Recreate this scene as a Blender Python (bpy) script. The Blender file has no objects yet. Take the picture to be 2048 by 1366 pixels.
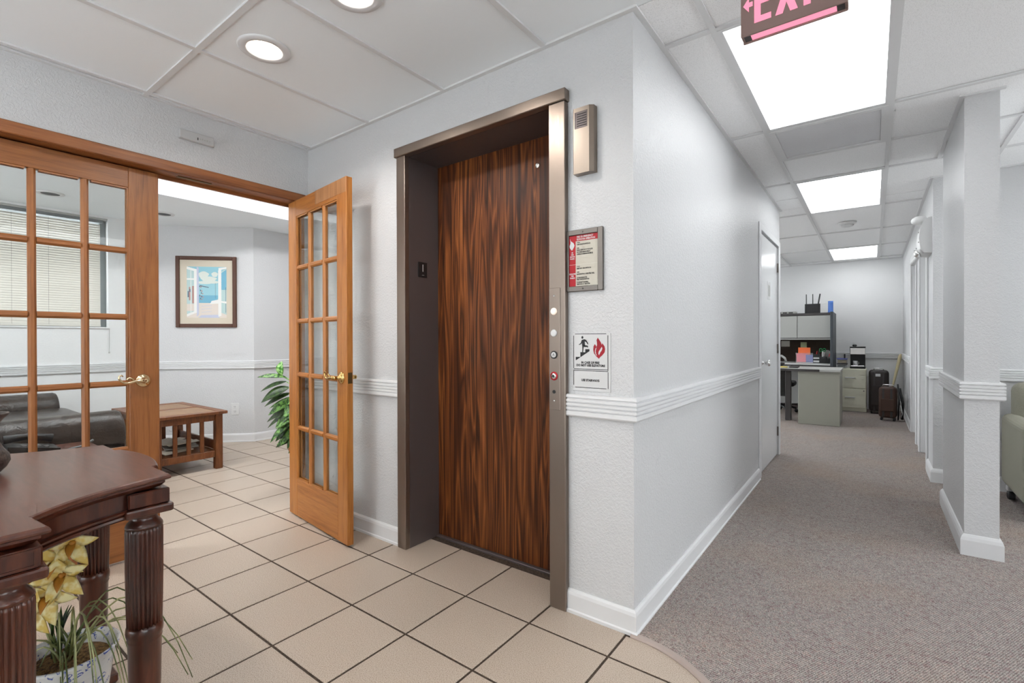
import bpy, bmesh, math, random
from mathutils import Vector, Matrix
random.seed(7)
sc = bpy.context.scene
COL = sc.collection
PI = math.pi

# ------------------------------------------------------------ camera
CAM_Z = 1.145
cam_d = bpy.data.cameras.new('camera'); cam = bpy.data.objects.new('camera', cam_d); COL.objects.link(cam)
cam_d.sensor_fit = 'HORIZONTAL'; cam_d.sensor_width = 36.0
cam_d.lens = 36.0 * 964.59 / 2048.0
cam_d.clip_start = 0.05; cam_d.clip_end = 100
YAW, PIT, ROL = 0.6417, -0.0039, -0.0028
cam.matrix_world = (Matrix.Translation((0, 0, CAM_Z)) @ Matrix.Rotation(YAW, 4, 'Z')
                    @ Matrix.Rotation(PI/2 + PIT, 4, 'X') @ Matrix.Rotation(ROL, 4, 'Z'))
sc.camera = cam

# ------------------------------------------------------------ world, exposure
W = bpy.data.worlds.new('world'); sc.world = W; W.use_nodes = True
W.node_tree.nodes['Background'].inputs[0].default_value = (0.93, 0.96, 1.0, 1)
W.node_tree.nodes['Background'].inputs[1].default_value = 4.4
vs = sc.view_settings
vs.view_transform = 'Standard'; vs.look = 'None'; vs.gamma = 1.0; vs.use_curve_mapping = False
vs.exposure = EXPOSURE = 0.39
sc.cycles.max_bounces = 8; sc.cycles.diffuse_bounces = 4; sc.cycles.glossy_bounces = 3
sc.cycles.adaptive_threshold = 0.12; sc.cycles.adaptive_min_samples = 12
sc.cycles.transparent_max_bounces = 12; sc.cycles.caustics_reflective = False; sc.cycles.caustics_refractive = False
TROFFER_L = 3.1      # fluorescent diffusers
CAN_W = 14.0         # warm recessed cans
TRAY_L = 18.0         # lamps of the lounge's raised ceiling

# ------------------------------------------------------------ materials
MATS = {}
def nodes_of(name):
    m = bpy.data.materials.new(name); m.use_nodes = True
    nt = m.node_tree; b = nt.nodes['Principled BSDF']
    MATS[name] = m
    return m, nt, b
def N(nt, typ, **kw):
    n = nt.nodes.new(typ)
    for k, v in kw.items():
        if k.startswith('in_'):
            key = k[3:]
            key = int(key) if key.isdigit() else key
            n.inputs[key].default_value = v
        else: setattr(n, k, v)
    return n
def LK(nt, a, b): nt.links.new(a, b)
def c4(c): return (c[0], c[1], c[2], 1)
def srgb(r, g, b):
    f = lambda v: (v/255/12.92) if v/255 <= 0.04045 else ((v/255+0.055)/1.055)**2.4
    return (f(r), f(g), f(b))
def plain(name, col, rough=0.5, metal=0.0, spec=0.5, coat=0.0):
    m, nt, b = nodes_of(name)
    b.inputs['Base Color'].default_value = c4(col); b.inputs['Roughness'].default_value = rough
    b.inputs['Metallic'].default_value = metal; b.inputs['Specular IOR Level'].default_value = spec
    b.inputs['Coat Weight'].default_value = coat
    return m
def coord(nt, world=True, scale=(1, 1, 1)):
    src = N(nt, 'ShaderNodeNewGeometry').outputs['Position'] if world else N(nt, 'ShaderNodeTexCoord').outputs['Object']
    mp = N(nt, 'ShaderNodeMapping'); mp.inputs['Scale'].default_value = scale
    LK(nt, src, mp.inputs['Vector']); return mp.outputs[0]
def noise(nt, vec, scale, detail=3, rough=0.5, dist=0.0):
    n = N(nt, 'ShaderNodeTexNoise'); n.inputs['Scale'].default_value = scale; n.inputs['Detail'].default_value = detail
    n.inputs['Roughness'].default_value = rough; n.inputs['Distortion'].default_value = dist
    LK(nt, vec, n.inputs['Vector']); return n.outputs['Fac']
def ramp(nt, fac, stops, interp='LINEAR'):
    r = N(nt, 'ShaderNodeValToRGB'); r.color_ramp.interpolation = interp
    el = r.color_ramp.elements
    while len(el) < len(stops): el.new(0.5)
    for e, (p, c) in zip(el, stops): e.position = p; e.color = c4(c)
    LK(nt, fac, r.inputs[0]); return r.outputs[0]
def bump(nt, b, h, strength, dist):
    n = N(nt, 'ShaderNodeBump'); n.inputs['Strength'].default_value = strength; n.inputs['Distance'].default_value = dist
    LK(nt, h, n.inputs['Height']); LK(nt, n.outputs[0], b.inputs['Normal'])
def mixc(nt, fac, a, b_, typ='MIX'):
    n = N(nt, 'ShaderNodeMix', data_type='RGBA', blend_type=typ)
    if isinstance(fac, (int, float)): n.inputs[0].default_value = fac
    else: LK(nt, fac, n.inputs[0])
    for s, v in ((6, a), (7, b_)):
        if isinstance(v, tuple): n.inputs[s].default_value = c4(v)
        else: LK(nt, v, n.inputs[s])
    return n.outputs[2]
def mth(nt, op, a, b_=None):
    n = N(nt, 'ShaderNodeMath', operation=op)
    for i, v in enumerate((a, b_)):
        if v is None: continue
        if isinstance(v, (int, float)): n.inputs[i].default_value = v
        else: LK(nt, v, n.inputs[i])
    return n.outputs[0]

def wall_paint(name, col, sc1=95, strength=0.36, rough=0.40):
    m, nt, b = nodes_of(name); v = coord(nt)
    n1 = noise(nt, v, sc1, 1, 0.55, 0.6); n2 = noise(nt, v, 260, 0, 0.6)
    k = ramp(nt, n1, [(0.42, (0, 0, 0)), (0.58, (1, 1, 1))])
    h = mth(nt, 'ADD', mth(nt, 'MULTIPLY', k, 0.8), mth(nt, 'MULTIPLY', n2, 0.5))
    b.inputs['Base Color'].default_value = c4(col); b.inputs['Roughness'].default_value = rough
    b.inputs['Specular IOR Level'].default_value = 0.4
    bump(nt, b, h, strength, 0.0028); return m
wall_paint('wall_paint', (0.60, 0.60, 0.605))
wall_paint('wall_paint_smooth', (0.80, 0.80, 0.80), 80, 0.12, 0.5)
plain('trim_white', (0.70, 0.70, 0.705), 0.38)
plain('door_white', (0.68, 0.685, 0.69), 0.22)
plain('plastic_white', (0.66, 0.66, 0.655), 0.4)
plain('plastic_grey', (0.50, 0.50, 0.50), 0.45)
plain('grid_white', (0.70, 0.70, 0.70), 0.5)
m, nt, b = nodes_of('ceiling_tile'); v = coord(nt)
n1 = noise(nt, v, 260, 1, 0.7); k = ramp(nt, n1, [(0.34, (0.76, 0.76, 0.76)), (0.46, (0.91, 0.91, 0.91))])
LK(nt, k, b.inputs['Base Color']); b.inputs['Roughness'].default_value = 0.9; bump(nt, b, n1, 0.25, 0.003)
plain('ceiling_plain', (0.87, 0.905, 0.925), 0.9)
plain('ceiling_slab', (0.10, 0.10, 0.10), 0.9)
# floor tile: beige with fine speckle, each tile a touch different
m, nt, b = nodes_of('floor_tile'); v = coord(nt)
n1 = noise(nt, v, 300, 3, 0.75); n2 = noise(nt, v, 2.2, 2, 0.5)
k = ramp(nt, n1, [(0.36, srgb(128, 111, 96)), (0.47, srgb(184, 169, 153)), (0.60, srgb(210, 197, 182)), (0.7, srgb(178, 161, 146))])
oi = N(nt, 'ShaderNodeObjectInfo'); rv = ramp(nt, oi.outputs['Random'], [(0, (0.93, 0.93, 0.93)), (1, (1.0, 1.0, 1.0))])
k2 = mixc(nt, 1.0, k, rv, 'MULTIPLY')
k3 = mixc(nt, mth(nt, 'MULTIPLY', n2, 0.35), k2, srgb(190, 168, 150))
LK(nt, k3, b.inputs['Base Color']); b.inputs['Roughness'].default_value = 0.38; b.inputs['Specular IOR Level'].default_value = 0.35
bump(nt, b, n1, 0.10, 0.001)
m, nt, b = nodes_of('grout'); v = coord(nt); n1 = noise(nt, v, 90, 2)
LK(nt, ramp(nt, n1, [(0.3, srgb(52, 40, 32)), (0.7, srgb(84, 70, 58))]), b.inputs['Base Color']); b.inputs['Roughness'].default_value = 0.9
# carpet: fine loop rows in mauve, grey and beige
m, nt, b = nodes_of('carpet'); v = coord(nt); v2 = coord(nt, True, (1, 1, 0.0))
rot = N(nt, 'ShaderNodeMapping'); rot.inputs['Rotation'].default_value = (0, 0, 0.45); LK(nt, v2, rot.inputs[0])
def band(d):
    w = N(nt, 'ShaderNodeTexWave', wave_type='BANDS', bands_direction=d); w.inputs['Scale'].default_value = 46; w.inputs['Distortion'].default_value = 5.0; w.inputs['Detail'].default_value = 2; w.inputs['Detail Scale'].default_value = 3.0; w.inputs['Detail Roughness'].default_value = 0.7
    LK(nt, rot.outputs[0], w.inputs[0]); return w.outputs['Fac']
wv = mth(nt, 'MULTIPLY', band('X'), band('Y'))
n1 = noise(nt, v, 55, 3, 0.8); n2 = noise(nt, v, 14, 2, 0.7, 1.2); n3 = noise(nt, v, 1.4, 2, 0.5); n4 = noise(nt, v, 190, 1, 0.6)
ca = ramp(nt, n1, [(0.26, srgb(122, 92, 94)), (0.40, srgb(170, 152, 150)), (0.50, srgb(168, 170, 164)), (0.60, srgb(196, 182, 174)), (0.74, srgb(150, 116, 114))])
cb = mixc(nt, mth(nt, 'MULTIPLY', n2, 0.5), ca, srgb(158, 143, 140))
cc = mixc(nt, ramp(nt, n3, [(0.48, (0, 0, 0)), (0.75, (0.4, 0.4, 0.4))]), cb, srgb(190, 166, 146))
sh = ramp(nt, mth(nt, 'ADD', mth(nt, 'MULTIPLY', wv, 0.65), mth(nt, 'MULTIPLY', n4, 0.5)), [(0.20, (0.38, 0.35, 0.35)), (0.53, (1.18, 1.17, 1.17))])
LK(nt, mixc(nt, 1.0, cc, sh, 'MULTIPLY'), b.inputs['Base Color'])
b.inputs['Roughness'].default_value = 0.95; b.inputs['Specular IOR Level'].default_value = 0.1
bump(nt, b, wv, 0.6, 0.004)
plain('vinyl_strip', srgb(168, 152, 144), 0.5)

def wood(name, cols, scale=(22, 22, 1.6), nsc=1.0, rough=0.35, coat=0.0, world=False, dist=1.2, fine=0.35):
    m, nt, b = nodes_of(name); v = coord(nt, world, scale)
    n1 = noise(nt, v, nsc, 5, 0.6, dist)
    v3 = coord(nt, world, tuple(s*6 for s in scale)); n2 = noise(nt, v3, nsc, 2, 0.5)
    f = mth(nt, 'ADD', mth(nt, 'MULTIPLY', n1, 1-fine), mth(nt, 'MULTIPLY', n2, fine))
    st = [(0.30 + 0.40*i/(len(cols)-1), c) for i, c in enumerate(cols)]
    LK(nt, ramp(nt, f, st), b.inputs['Base Color'])
    b.inputs['Roughness'].default_value = rough; b.inputs['Coat Weight'].default_value = coat; b.inputs['Coat Roughness'].default_value = 0.15
    return m
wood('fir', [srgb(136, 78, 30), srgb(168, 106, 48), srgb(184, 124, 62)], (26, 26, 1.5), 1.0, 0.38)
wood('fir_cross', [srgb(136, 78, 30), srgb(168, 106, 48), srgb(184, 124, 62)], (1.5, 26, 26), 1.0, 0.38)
wood('fir_backlit', [srgb(108, 62, 26), srgb(140, 86, 42), srgb(154, 99, 52)], (26, 26, 1.5), 1.0, 0.4)  # same fir, darkened in its colour because this leaf is backlit
wood('fir_backlit_cross', [srgb(108, 62, 26), srgb(140, 86, 42), srgb(154, 99, 52)], (1.5, 26, 26), 1.0, 0.4)
wood('fir_casing', [srgb(96, 52, 26), srgb(142, 86, 46), srgb(165, 104, 60)], (26, 1.2, 26), 1.0, 0.45)
wood('fir_bare', [srgb(118, 78, 46), srgb(160, 110, 68), srgb(180, 130, 86)], (120, 30, 1.2), 1.0, 0.7)
wood('mahogany', [srgb(38, 15, 8), srgb(70, 33, 20), srgb(98, 50, 30)], (14, 14, 2.0), 1.0, 0.28, 0.3)
wood('mahogany_top', [srgb(62, 32, 22), srgb(82, 46, 34), srgb(96, 56, 42)], (2.5, 20, 20), 1.0, 0.30, 0.0)
wood('oak_mission', [srgb(78, 40, 18), srgb(112, 63, 30), srgb(132, 80, 42)], (18, 18, 3), 1.0, 0.4)
wood('oak_top', [srgb(118, 86, 56), srgb(142, 108, 74), srgb(156, 124, 88)], (20, 3, 20), 1.0, 0.4)
# elevator laminate: dark walnut with wavy orange figure
m, nt, b = nodes_of('walnut_laminate'); v = coord(nt, True, (15.0, 15.0, 0.75))
n0 = noise(nt, v, 0.9, 2, 0.5, 0.75)
tri = mth(nt, 'PINGPONG', mth(nt, 'MULTIPLY', n0, 15.0), 1.0)
nf = noise(nt, coord(nt, True, (260, 260, 3.0)), 1.0, 3, 0.6)
nl = noise(nt, coord(nt, True, (48, 48, 0.9)), 1.0, 3, 0.6, 0.3)
f = mth(nt, 'ADD', mth(nt, 'ADD', mth(nt, 'MULTIPLY', tri, 0.26), mth(nt, 'MULTIPLY', nl, 0.55)), mth(nt, 'MULTIPLY', nf, 0.26))
LK(nt, ramp(nt, f, [(0.34, srgb(42, 20, 10)), (0.48, srgb(76, 39, 18)), (0.61, srgb(106, 58, 27)), (0.78, srgb(150, 90, 46))]), b.inputs['Base Color'])
b.inputs['Roughness'].default_value = 0.4; b.inputs['Specular IOR Level'].default_value = 0.25
# metals
def steel(name, col, rough, axis=(4, 4, 300)):
    m, nt, b = nodes_of(name); v = coord(nt, True, axis); n1 = noise(nt, v, 1.0, 2, 0.5)
    b.inputs['Base Color'].default_value = c4(col); b.inputs['Metallic'].default_value = 1.0
    LK(nt, mth(nt, 'ADD', mth(nt, 'MULTIPLY', n1, 0.16), rough-0.08), b.inputs['Roughness'])
    bump(nt, b, n1, 0.04, 0.001); return m
steel('steel', srgb(138, 125, 115), 0.36, (300, 300, 3))
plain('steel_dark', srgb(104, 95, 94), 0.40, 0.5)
steel('steel_frame', srgb(112, 106, 101), 0.42)
steel('steel_lantern', srgb(150, 138, 127), 0.36, (300, 300, 3))
MATS['steel'].node_tree.nodes['Principled BSDF'].inputs['Metallic'].default_value = 0.85
plain('chrome', (0.75, 0.75, 0.74), 0.15, 1.0)
plain('brass', srgb(206, 172, 110), 0.16, 1.0)
plain('brass_pale', srgb(216, 196, 160), 0.14, 1.0)
plain('brass_dull', srgb(120, 98, 66), 0.4, 1.0)
plain('black', (0.012, 0.012, 0.013), 0.4)
plain('black_matte', (0.03, 0.028, 0.027), 0.8)
plain('charcoal', srgb(62, 58, 58), 0.5)
plain('sign_white', srgb(206, 206, 206), 0.5)
plain('sign_cream', srgb(190, 184, 170), 0.35)
plain('sign_red', srgb(172, 8, 28), 0.6)
plain('flame_red', srgb(156, 12, 32), 0.6)
plain('print_black', (0.01, 0.01, 0.012), 0.6)
def emit(name, col, strength):
    m, nt, b = nodes_of(name); b.inputs['Base Color'].default_value = c4((0.8, 0.8, 0.8))
    b.inputs['Emission Color'].default_value = c4(col); b.inputs['Emission Strength'].default_value = strength
    return m
emit('diffuser', (0.96, 0.985, 1.0), TROFFER_L)
emit('tray_lamp', (0.98, 0.99, 1.0), TRAY_L)
emit('can_lamp', (1.0, 0.83, 0.64), 9.0)
emit('exit_glow', (1.0, 0.36, 0.50), 0.72)
MATS['exit_glow'].node_tree.nodes['Principled BSDF'].inputs['Base Color'].default_value = (0.45, 0.06, 0.12, 1)
for nm in ('can_lamp', 'exit_glow'): MATS[nm].cycles.emission_sampling = 'NONE'
emit('button_glow', (1.0, 0.62, 0.30), 0.25)
plain('can_cone', (0.86, 0.80, 0.72), 0.3)
m, nt, b = nodes_of('glass'); nt.nodes.remove(b)
tr = N(nt, 'ShaderNodeBsdfTransparent'); tr.inputs[0].default_value = (0.95, 0.965, 0.96, 1)
gl = N(nt, 'ShaderNodeBsdfGlossy'); gl.inputs['Roughness'].default_value = 0.02
fr = N(nt, 'ShaderNodeFresnel'); gb = N(nt, 'ShaderNodeNewGeometry'); mr = N(nt, 'ShaderNodeMapRange'); mr.inputs['To Min'].default_value = 1.42; mr.inputs['To Max'].default_value = 1/1.42; LK(nt, gb.outputs['Backfacing'], mr.inputs[0]); LK(nt, mr.outputs[0], fr.inputs[0])
mx = N(nt, 'ShaderNodeMixShader'); LK(nt, fr.outputs[0], mx.inputs[0]); LK(nt, tr.outputs[0], mx.inputs[1]); LK(nt, gl.outputs[0], mx.inputs[2])
LK(nt, mx.outputs[0], nt.nodes['Material Output'].inputs[0])
m, nt, b = nodes_of('window_glass'); nt.nodes.remove(b); tr = N(nt, 'ShaderNodeBsdfTransparent'); tr.inputs[0].default_value = (0.95, 0.965, 0.96, 1); LK(nt, tr.outputs[0], nt.nodes['Material Output'].inputs[0])
m, nt, b = nodes_of('clear_plastic'); b.inputs['Base Color'].default_value = (0.8, 0.85, 0.88, 1); b.inputs['Alpha'].default_value = 0.14; b.inputs['Roughness'].default_value = 0.1
m, nt, b = nodes_of('blind_slat'); b.inputs['Base Color'].default_value = c4(srgb(216, 212, 204)); b.inputs['Roughness'].default_value = 0.5
tl = N(nt, 'ShaderNodeBsdfTranslucent'); tl.inputs[0].default_value = c4(srgb(226, 222, 212))
mx = N(nt, 'ShaderNodeMixShader'); mx.inputs[0].default_value = 0.10; LK(nt, b.outputs[0], mx.inputs[1]); LK(nt, tl.outputs[0], mx.inputs[2])
LK(nt, mx.outputs[0], nt.nodes['Material Output'].inputs[0])
m, nt, b = nodes_of('leather'); v = coord(nt); n1 = noise(nt, v, 7, 4, 0.6, 1.2); n2 = noise(nt, v, 160, 2)
LK(nt, ramp(nt, n1, [(0.35, srgb(38, 30, 25)), (0.7, srgb(62, 50, 42))]), b.inputs['Base Color']); b.inputs['Roughness'].default_value = 0.31
bump(nt, b, mth(nt, 'ADD', n1, mth(nt, 'MULTIPLY', n2, 0.12)), 0.5, 0.02)
m, nt, b = nodes_of('fabric_sage'); v = coord(nt); n2 = noise(nt, v, 800, 2)
LK(nt, ramp(nt, n2, [(0.35, srgb(126, 124, 111)), (0.65, srgb(166, 163, 148))]), b.inputs['Base Color']); b.inputs['Roughness'].default_value = 0.95
def leafmat(name, c1, c2, sc_=60):
    m, nt, b = nodes_of(name); v = coord(nt); n1 = noise(nt, v, sc_, 2, 0.6)
    LK(nt, ramp(nt, n1, [(0.42, c1), (0.60, c2)]), b.inputs['Base Color']); b.inputs['Roughness'].default_value = 0.35
leafmat('leaf_variegated', srgb(28, 66, 22), srgb(120, 168, 84), 42)
leafmat('leaf_dark', srgb(22, 46, 14), srgb(58, 88, 34), 40)
leafmat('leaf_light', srgb(62, 140, 42), srgb(176, 220, 140), 46)
leafmat('grass_blade', srgb(84, 98, 50), srgb(168, 170, 118), 9)
leafmat('petal', srgb(222, 192, 100), srgb(240, 228, 168), 40)
plain('petal_centre', srgb(196, 132, 44), 0.5)
m, nt, b = nodes_of('wicker'); v = coord(nt, True, (1, 1, 2)); n1 = noise(nt, v, 60, 2)
LK(nt, ramp(nt, n1, [(0.4, srgb(110, 60, 28)), (0.6, srgb(168, 100, 54))]), b.inputs['Base Color']); bump(nt, b, n1, 0.6, 0.01)
m, nt, b = nodes_of('moss'); v = coord(nt); n1 = noise(nt, v, 90, 3, 0.7)
LK(nt, ramp(nt, n1, [(0.35, srgb(66, 46, 24)), (0.65, srgb(176, 138, 88))]), b.inputs['Base Color']); bump(nt, b, n1, 1.0, 0.02); b.inputs['Roughness'].default_value = 1
m, nt, b = nodes_of('porcelain'); v = coord(nt); n1 = noise(nt, v, 22, 3, 0.5, 2.5)
LK(nt, ramp(nt, n1, [(0.0, srgb(222, 224, 224)), (0.57, srgb(214, 216, 216)), (0.59, srgb(62, 84, 160)), (0.62, srgb(80, 100, 176)), (0.64, srgb(214, 216, 216))]), b.inputs['Base Color']); b.inputs['Roughness'].default_value = 0.15
plain('porcelain_blue', srgb(40, 58, 140), 0.2)
m, nt, b = nodes_of('bronze'); v = coord(nt); n1 = noise(nt, v, 90, 3, 0.7)
LK(nt, ramp(nt, n1, [(0.4, srgb(34, 26, 24)), (0.65, srgb(86, 74, 68))]), b.inputs['Base Color']); b.inputs['Roughness'].default_value = 0.4; bump(nt, b, n1, 0.5, 0.004)
for nm, col, ro in (('file_cream', srgb(226, 224, 204), 0.4), ('desk_grey', srgb(150, 149, 138), 0.5), ('laminate_grey', srgb(172, 172, 168), 0.5),
        ('hutch_slate', srgb(64, 70, 76), 0.5), ('hutch_back', srgb(66, 54, 46), 0.9), ('worktop_pale', srgb(206, 206, 204), 0.4),
        ('cup_blue', srgb(70, 112, 186), 0.4), ('paper_orange', srgb(250, 122, 70), 0.7), ('paper_pink', srgb(240, 106, 120), 0.7), ('paper_violet', srgb(96, 100, 176), 0.7),
        ('note_green', srgb(196, 204, 160), 0.8), ('note_white', srgb(214, 210, 200), 0.8), ('scissor_green', srgb(20, 130, 70), 0.4), ('pen_red', srgb(200, 50, 60), 0.4),
        ('bat_wood', srgb(214, 200, 160), 0.5), ('brown_case', srgb(66, 42, 30), 0.55), ('black_case', srgb(40, 32, 30), 0.5),
        ('food_tan', srgb(196, 180, 150), 0.6), ('yellow', srgb(226, 204, 110), 0.5), ('magazine', srgb(206, 200, 186), 0.6), ('magazine_grey', srgb(150, 146, 138), 0.6),
        ('mat_cream', srgb(206, 196, 178), 0.7), ('frame_walnut', srgb(78, 40, 18), 0.5), ('water', srgb(150, 196, 206), 0.6), ('water_deep', srgb(112, 172, 196), 0.6),
        ('paint_sky', srgb(140, 190, 202), 0.6), ('paint_cloud', srgb(208, 214, 206), 0.6), ('paint_white', srgb(226, 226, 222), 0.6), ('paint_lilac', srgb(188, 192, 210), 0.6),
        ('paint_sand', srgb(214, 204, 194), 0.6), ('paint_rust', srgb(176, 138, 132), 0.6), ('paint_slate', srgb(96, 112, 128), 0.6), ('paint_glass', srgb(176, 200, 198), 0.6),
        ('mint', srgb(186, 224, 206), 0.5), ('vent_grey', srgb(216, 216, 218), 0.7), ('exit_housing', srgb(140, 116, 110), 0.45), ('alu_grey', srgb(120, 126, 128), 0.4), ('chair_black', srgb(38, 34, 34), 0.7)):
    plain(nm, col, ro)

# ------------------------------------------------------------ mesh helpers
class MB:
    """collects shapes (world or local coordinates) for one mesh"""
    def __init__(s): s.v = []; s.f = []; s.m = []; s.cur = 0; s.smooth = []; s.sm = False
    def mat(s, i): s.cur = i; return s
    def face(s, idx): s.f.append(tuple(idx)); s.m.append(s.cur); s.smooth.append(s.sm)
    def box(s, x0, x1, y0, y1, z0, z1):
        n = len(s.v)
        s.v += [(x0, y0, z0), (x1, y0, z0), (x1, y1, z0), (x0, y1, z0), (x0, y0, z1), (x1, y0, z1), (x1, y1, z1), (x0, y1, z1)]
        for q in ((0, 3, 2, 1), (4, 5, 6, 7), (0, 1, 5, 4), (1, 2, 6, 5), (2, 3, 7, 6), (3, 0, 4, 7)): s.face([n+i for i in q])
        return s
    def cbox(s, x0, x1, y0, y1, z0, z1, c=0.004, seg=1):
        bm = bmesh.new(); bmesh.ops.create_cube(bm, size=1)
        for v in bm.verts: v.co = ((x0+x1)/2+v.co.x*(x1-x0), (y0+y1)/2+v.co.y*(y1-y0), (z0+z1)/2+v.co.z*(z1-z0))
        c = min(c, 0.49*min(abs(x1-x0), abs(y1-y0), abs(z1-z0)))
        bmesh.ops.bevel(bm, geom=bm.edges[:], offset=c, segments=seg, affect='EDGES', profile=0.5)
        s.addbm(bm); bm.free(); return s
    def addbm(s, bm, M=None):
        n = len(s.v); bm.verts.index_update()
        s.v += [tuple(M @ v.co) if M else tuple(v.co) for v in bm.verts]
        for f in bm.faces: s.face([n+v.index for v in f.verts])
    def rings(s, rings, cap0=True, cap1=True, close=True):
        n = len(s.v); k = len(rings[0])
        for r in rings: s.v += [tuple(p) for p in r]
        for i in range(len(rings)-1):
            a = n+i*k; b_ = a+k
            for j in range(k if close else k-1):
                j2 = (j+1) % k; s.face((a+j, a+j2, b_+j2, b_+j))
        sm = s.sm; s.sm = False
        if cap0: s.face([n+j for j in range(k)][::-1])
        if cap1: s.face([n+(len(rings)-1)*k+j for j in range(k)])
        s.sm = sm; return s
    def lathe(s, c, prof, seg=24, mod=None, cap=True):
        """prof: list of (r, z); c = (x, y)"""
        rr = []
        for i, (r, z) in enumerate(prof):
            rr.append([(c[0]+r*(mod(t, i) if mod else 1)*math.cos(t), c[1]+r*(mod(t, i) if mod else 1)*math.sin(t), z) for t in (2*PI*j/seg for j in range(seg))])
        return s.rings(rr, cap, cap)
    def prism(s, poly, z0, z1):
        return s.rings([[(p[0], p[1], z0) for p in poly], [(p[0], p[1], z1) for p in poly]])
    def tube(s, pts, r, seg=8, caps=True):
        pts = [Vector(p) for p in pts]; k = len(pts); rr = []
        rad = r if isinstance(r, (list, tuple)) else [r]*k
        up = Vector((0, 0, 1)); prev = None
        for i, p in enumerate(pts):
            d = (pts[min(i+1, k-1)]-pts[max(i-1, 0)]).normalized()
            if prev is None:
                a = d.cross(up)
                if a.length < 1e-3: a = d.cross(Vector((1, 0, 0)))
                a.normalize()
            else:
                a = prev - d*prev.dot(d); a.normalize()
            prev = a; b_ = d.cross(a)
            rr.append([p+(a*math.cos(t)+b_*math.sin(t))*rad[i] for t in (2*PI*j/seg for j in range(seg))])
        return s.rings(rr, caps, caps)
    def sphere(s, c, r, seg=16, rows=10):
        rx, ry, rz = r if isinstance(r, (list, tuple)) else (r, r, r); rr = []
        for i in range(1, rows):
            a = PI*i/rows; rr.append([(c[0]+rx*math.sin(a)*math.cos(t), c[1]+ry*math.sin(a)*math.sin(t), c[2]-rz*math.cos(a)) for t in (2*PI*j/seg for j in range(seg))])
        return s.rings(rr)
    def path(s, pts, prof, side=1):
        """extrude profile (d, z) along an XY path; d points to the path's left (side=1) or right"""
        P = [Vector((p[0], p[1])) for p in pts]; n = []
        for i in range(len(P)-1):
            d = (P[i+1]-P[i]).normalized(); n.append(Vector((-d.y, d.x))*side)
        rr = []
        for i, p in enumerate(P):
            a = n[max(i-1, 0)]; b_ = n[min(i, len(n)-1)]; m_ = (a+b_)/(1+a.dot(b_))
            rr.append([(p.x+m_.x*d, p.y+m_.y*d, z) for d, z in prof])
        return s.rings(rr)
    def xf(s, M):
        s.v = [tuple(M @ Vector(p)) for p in s.v]; return s
ORG = {}
def link(o, parent=None):
    COL.objects.link(o)
    if parent is not None: o.parent = parent
    return o
def obj(name, mb, mats, parent=None, local=False, kind=None, fix=True):
    """one mesh object; coordinates are world unless local"""
    me = bpy.data.meshes.new(name)
    off = Vector((0, 0, 0))
    if parent is not None and not local: off = ORG.get(parent.name, Vector((0, 0, 0)))
    me.from_pydata([tuple(Vector(p)-off) for p in mb.v], [], mb.f)
    for m_ in (mats if isinstance(mats, (list, tuple)) else [mats]): me.materials.append(MATS[m_])
    me.polygons.foreach_set('material_index', mb.m); me.polygons.foreach_set('use_smooth', mb.smooth)
    if fix:
        bm = bmesh.new(); bm.from_mesh(me); bmesh.ops.recalc_face_normals(bm, faces=bm.faces[:]); bm.to_mesh(me); bm.free()
    me.update()
    o = bpy.data.objects.new(name, me); link(o, parent)
    if parent is not None: ORG[o.name] = off
    else: ORG[o.name] = Vector((0, 0, 0))
    if kind: o['kind'] = kind
    return o
def tag(o, label, cat, group=None):
    o['label'] = label; o['category'] = cat
    if group: o['group'] = group
    return o
def thing(name, label, cat, loc, rotz=0.0, group=None, world_parts=True):
    o = bpy.data.objects.new(name, None); link(o); o.location = loc; o.rotation_euler = (0, 0, rotz)
    o.empty_display_size = 0.05
    ORG[o.name] = Vector(loc); return tag(o, label, cat, group)
def struct(name, mb, mats, parent=None):
    o = obj(name, mb, mats, parent)
    if parent is None: o['kind'] = 'structure'
    return o
def copy_tree(o, parent=None):
    c = o.copy(); COL.objects.link(c); c.parent = parent
    for ch in list(o.children): copy_tree(ch, c)
    return c
def text(name, body, size, pos, right, up, mat, parent, align='CENTER', sx=1.0, thick=0.0, bold=0.0):
    """flat lettering as a mesh"""
    cu = bpy.data.curves.new('lettering', 'FONT'); cu.body = body; cu.size = size; cu.align_x = align; cu.align_y = 'CENTER'
    cu.resolution_u = 2; cu.extrude = thick; cu.offset = bold*size
    t = bpy.data.objects.new('lettering', cu); COL.objects.link(t)
    bpy.context.view_layer.update()
    me = bpy.data.meshes.new_from_object(t.evaluated_get(bpy.context.evaluated_depsgraph_get()))
    bpy.data.objects.remove(t); bpy.data.curves.remove(cu)
    R_, U_ = Vector(right), Vector(up); off = ORG.get(parent.name, Vector((0, 0, 0))); P_ = Vector(pos)-off; Nn = R_.cross(U_)
    for v in me.vertices: v.co = P_ + R_*v.co.x*sx + U_*v.co.y + Nn*v.co.z
    me.materials.clear(); me.materials.append(MATS[mat]); me.name = name
    o = bpy.data.objects.new(name, me); link(o, parent); ORG[o.name] = off
    return o
def flat(mb, pts2, pos, right, up, lift=0.0):
    """a flat polygon given in (right, up) coordinates"""
    R_, U_ = Vector(right), Vector(up); P_ = Vector(pos)+R_.cross(U_)*lift; n = len(mb.v)
    mb.v += [tuple(P_+R_*a+U_*b_) for a, b_ in pts2]; mb.face(range(n, n+len(pts2))); return mb
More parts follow.
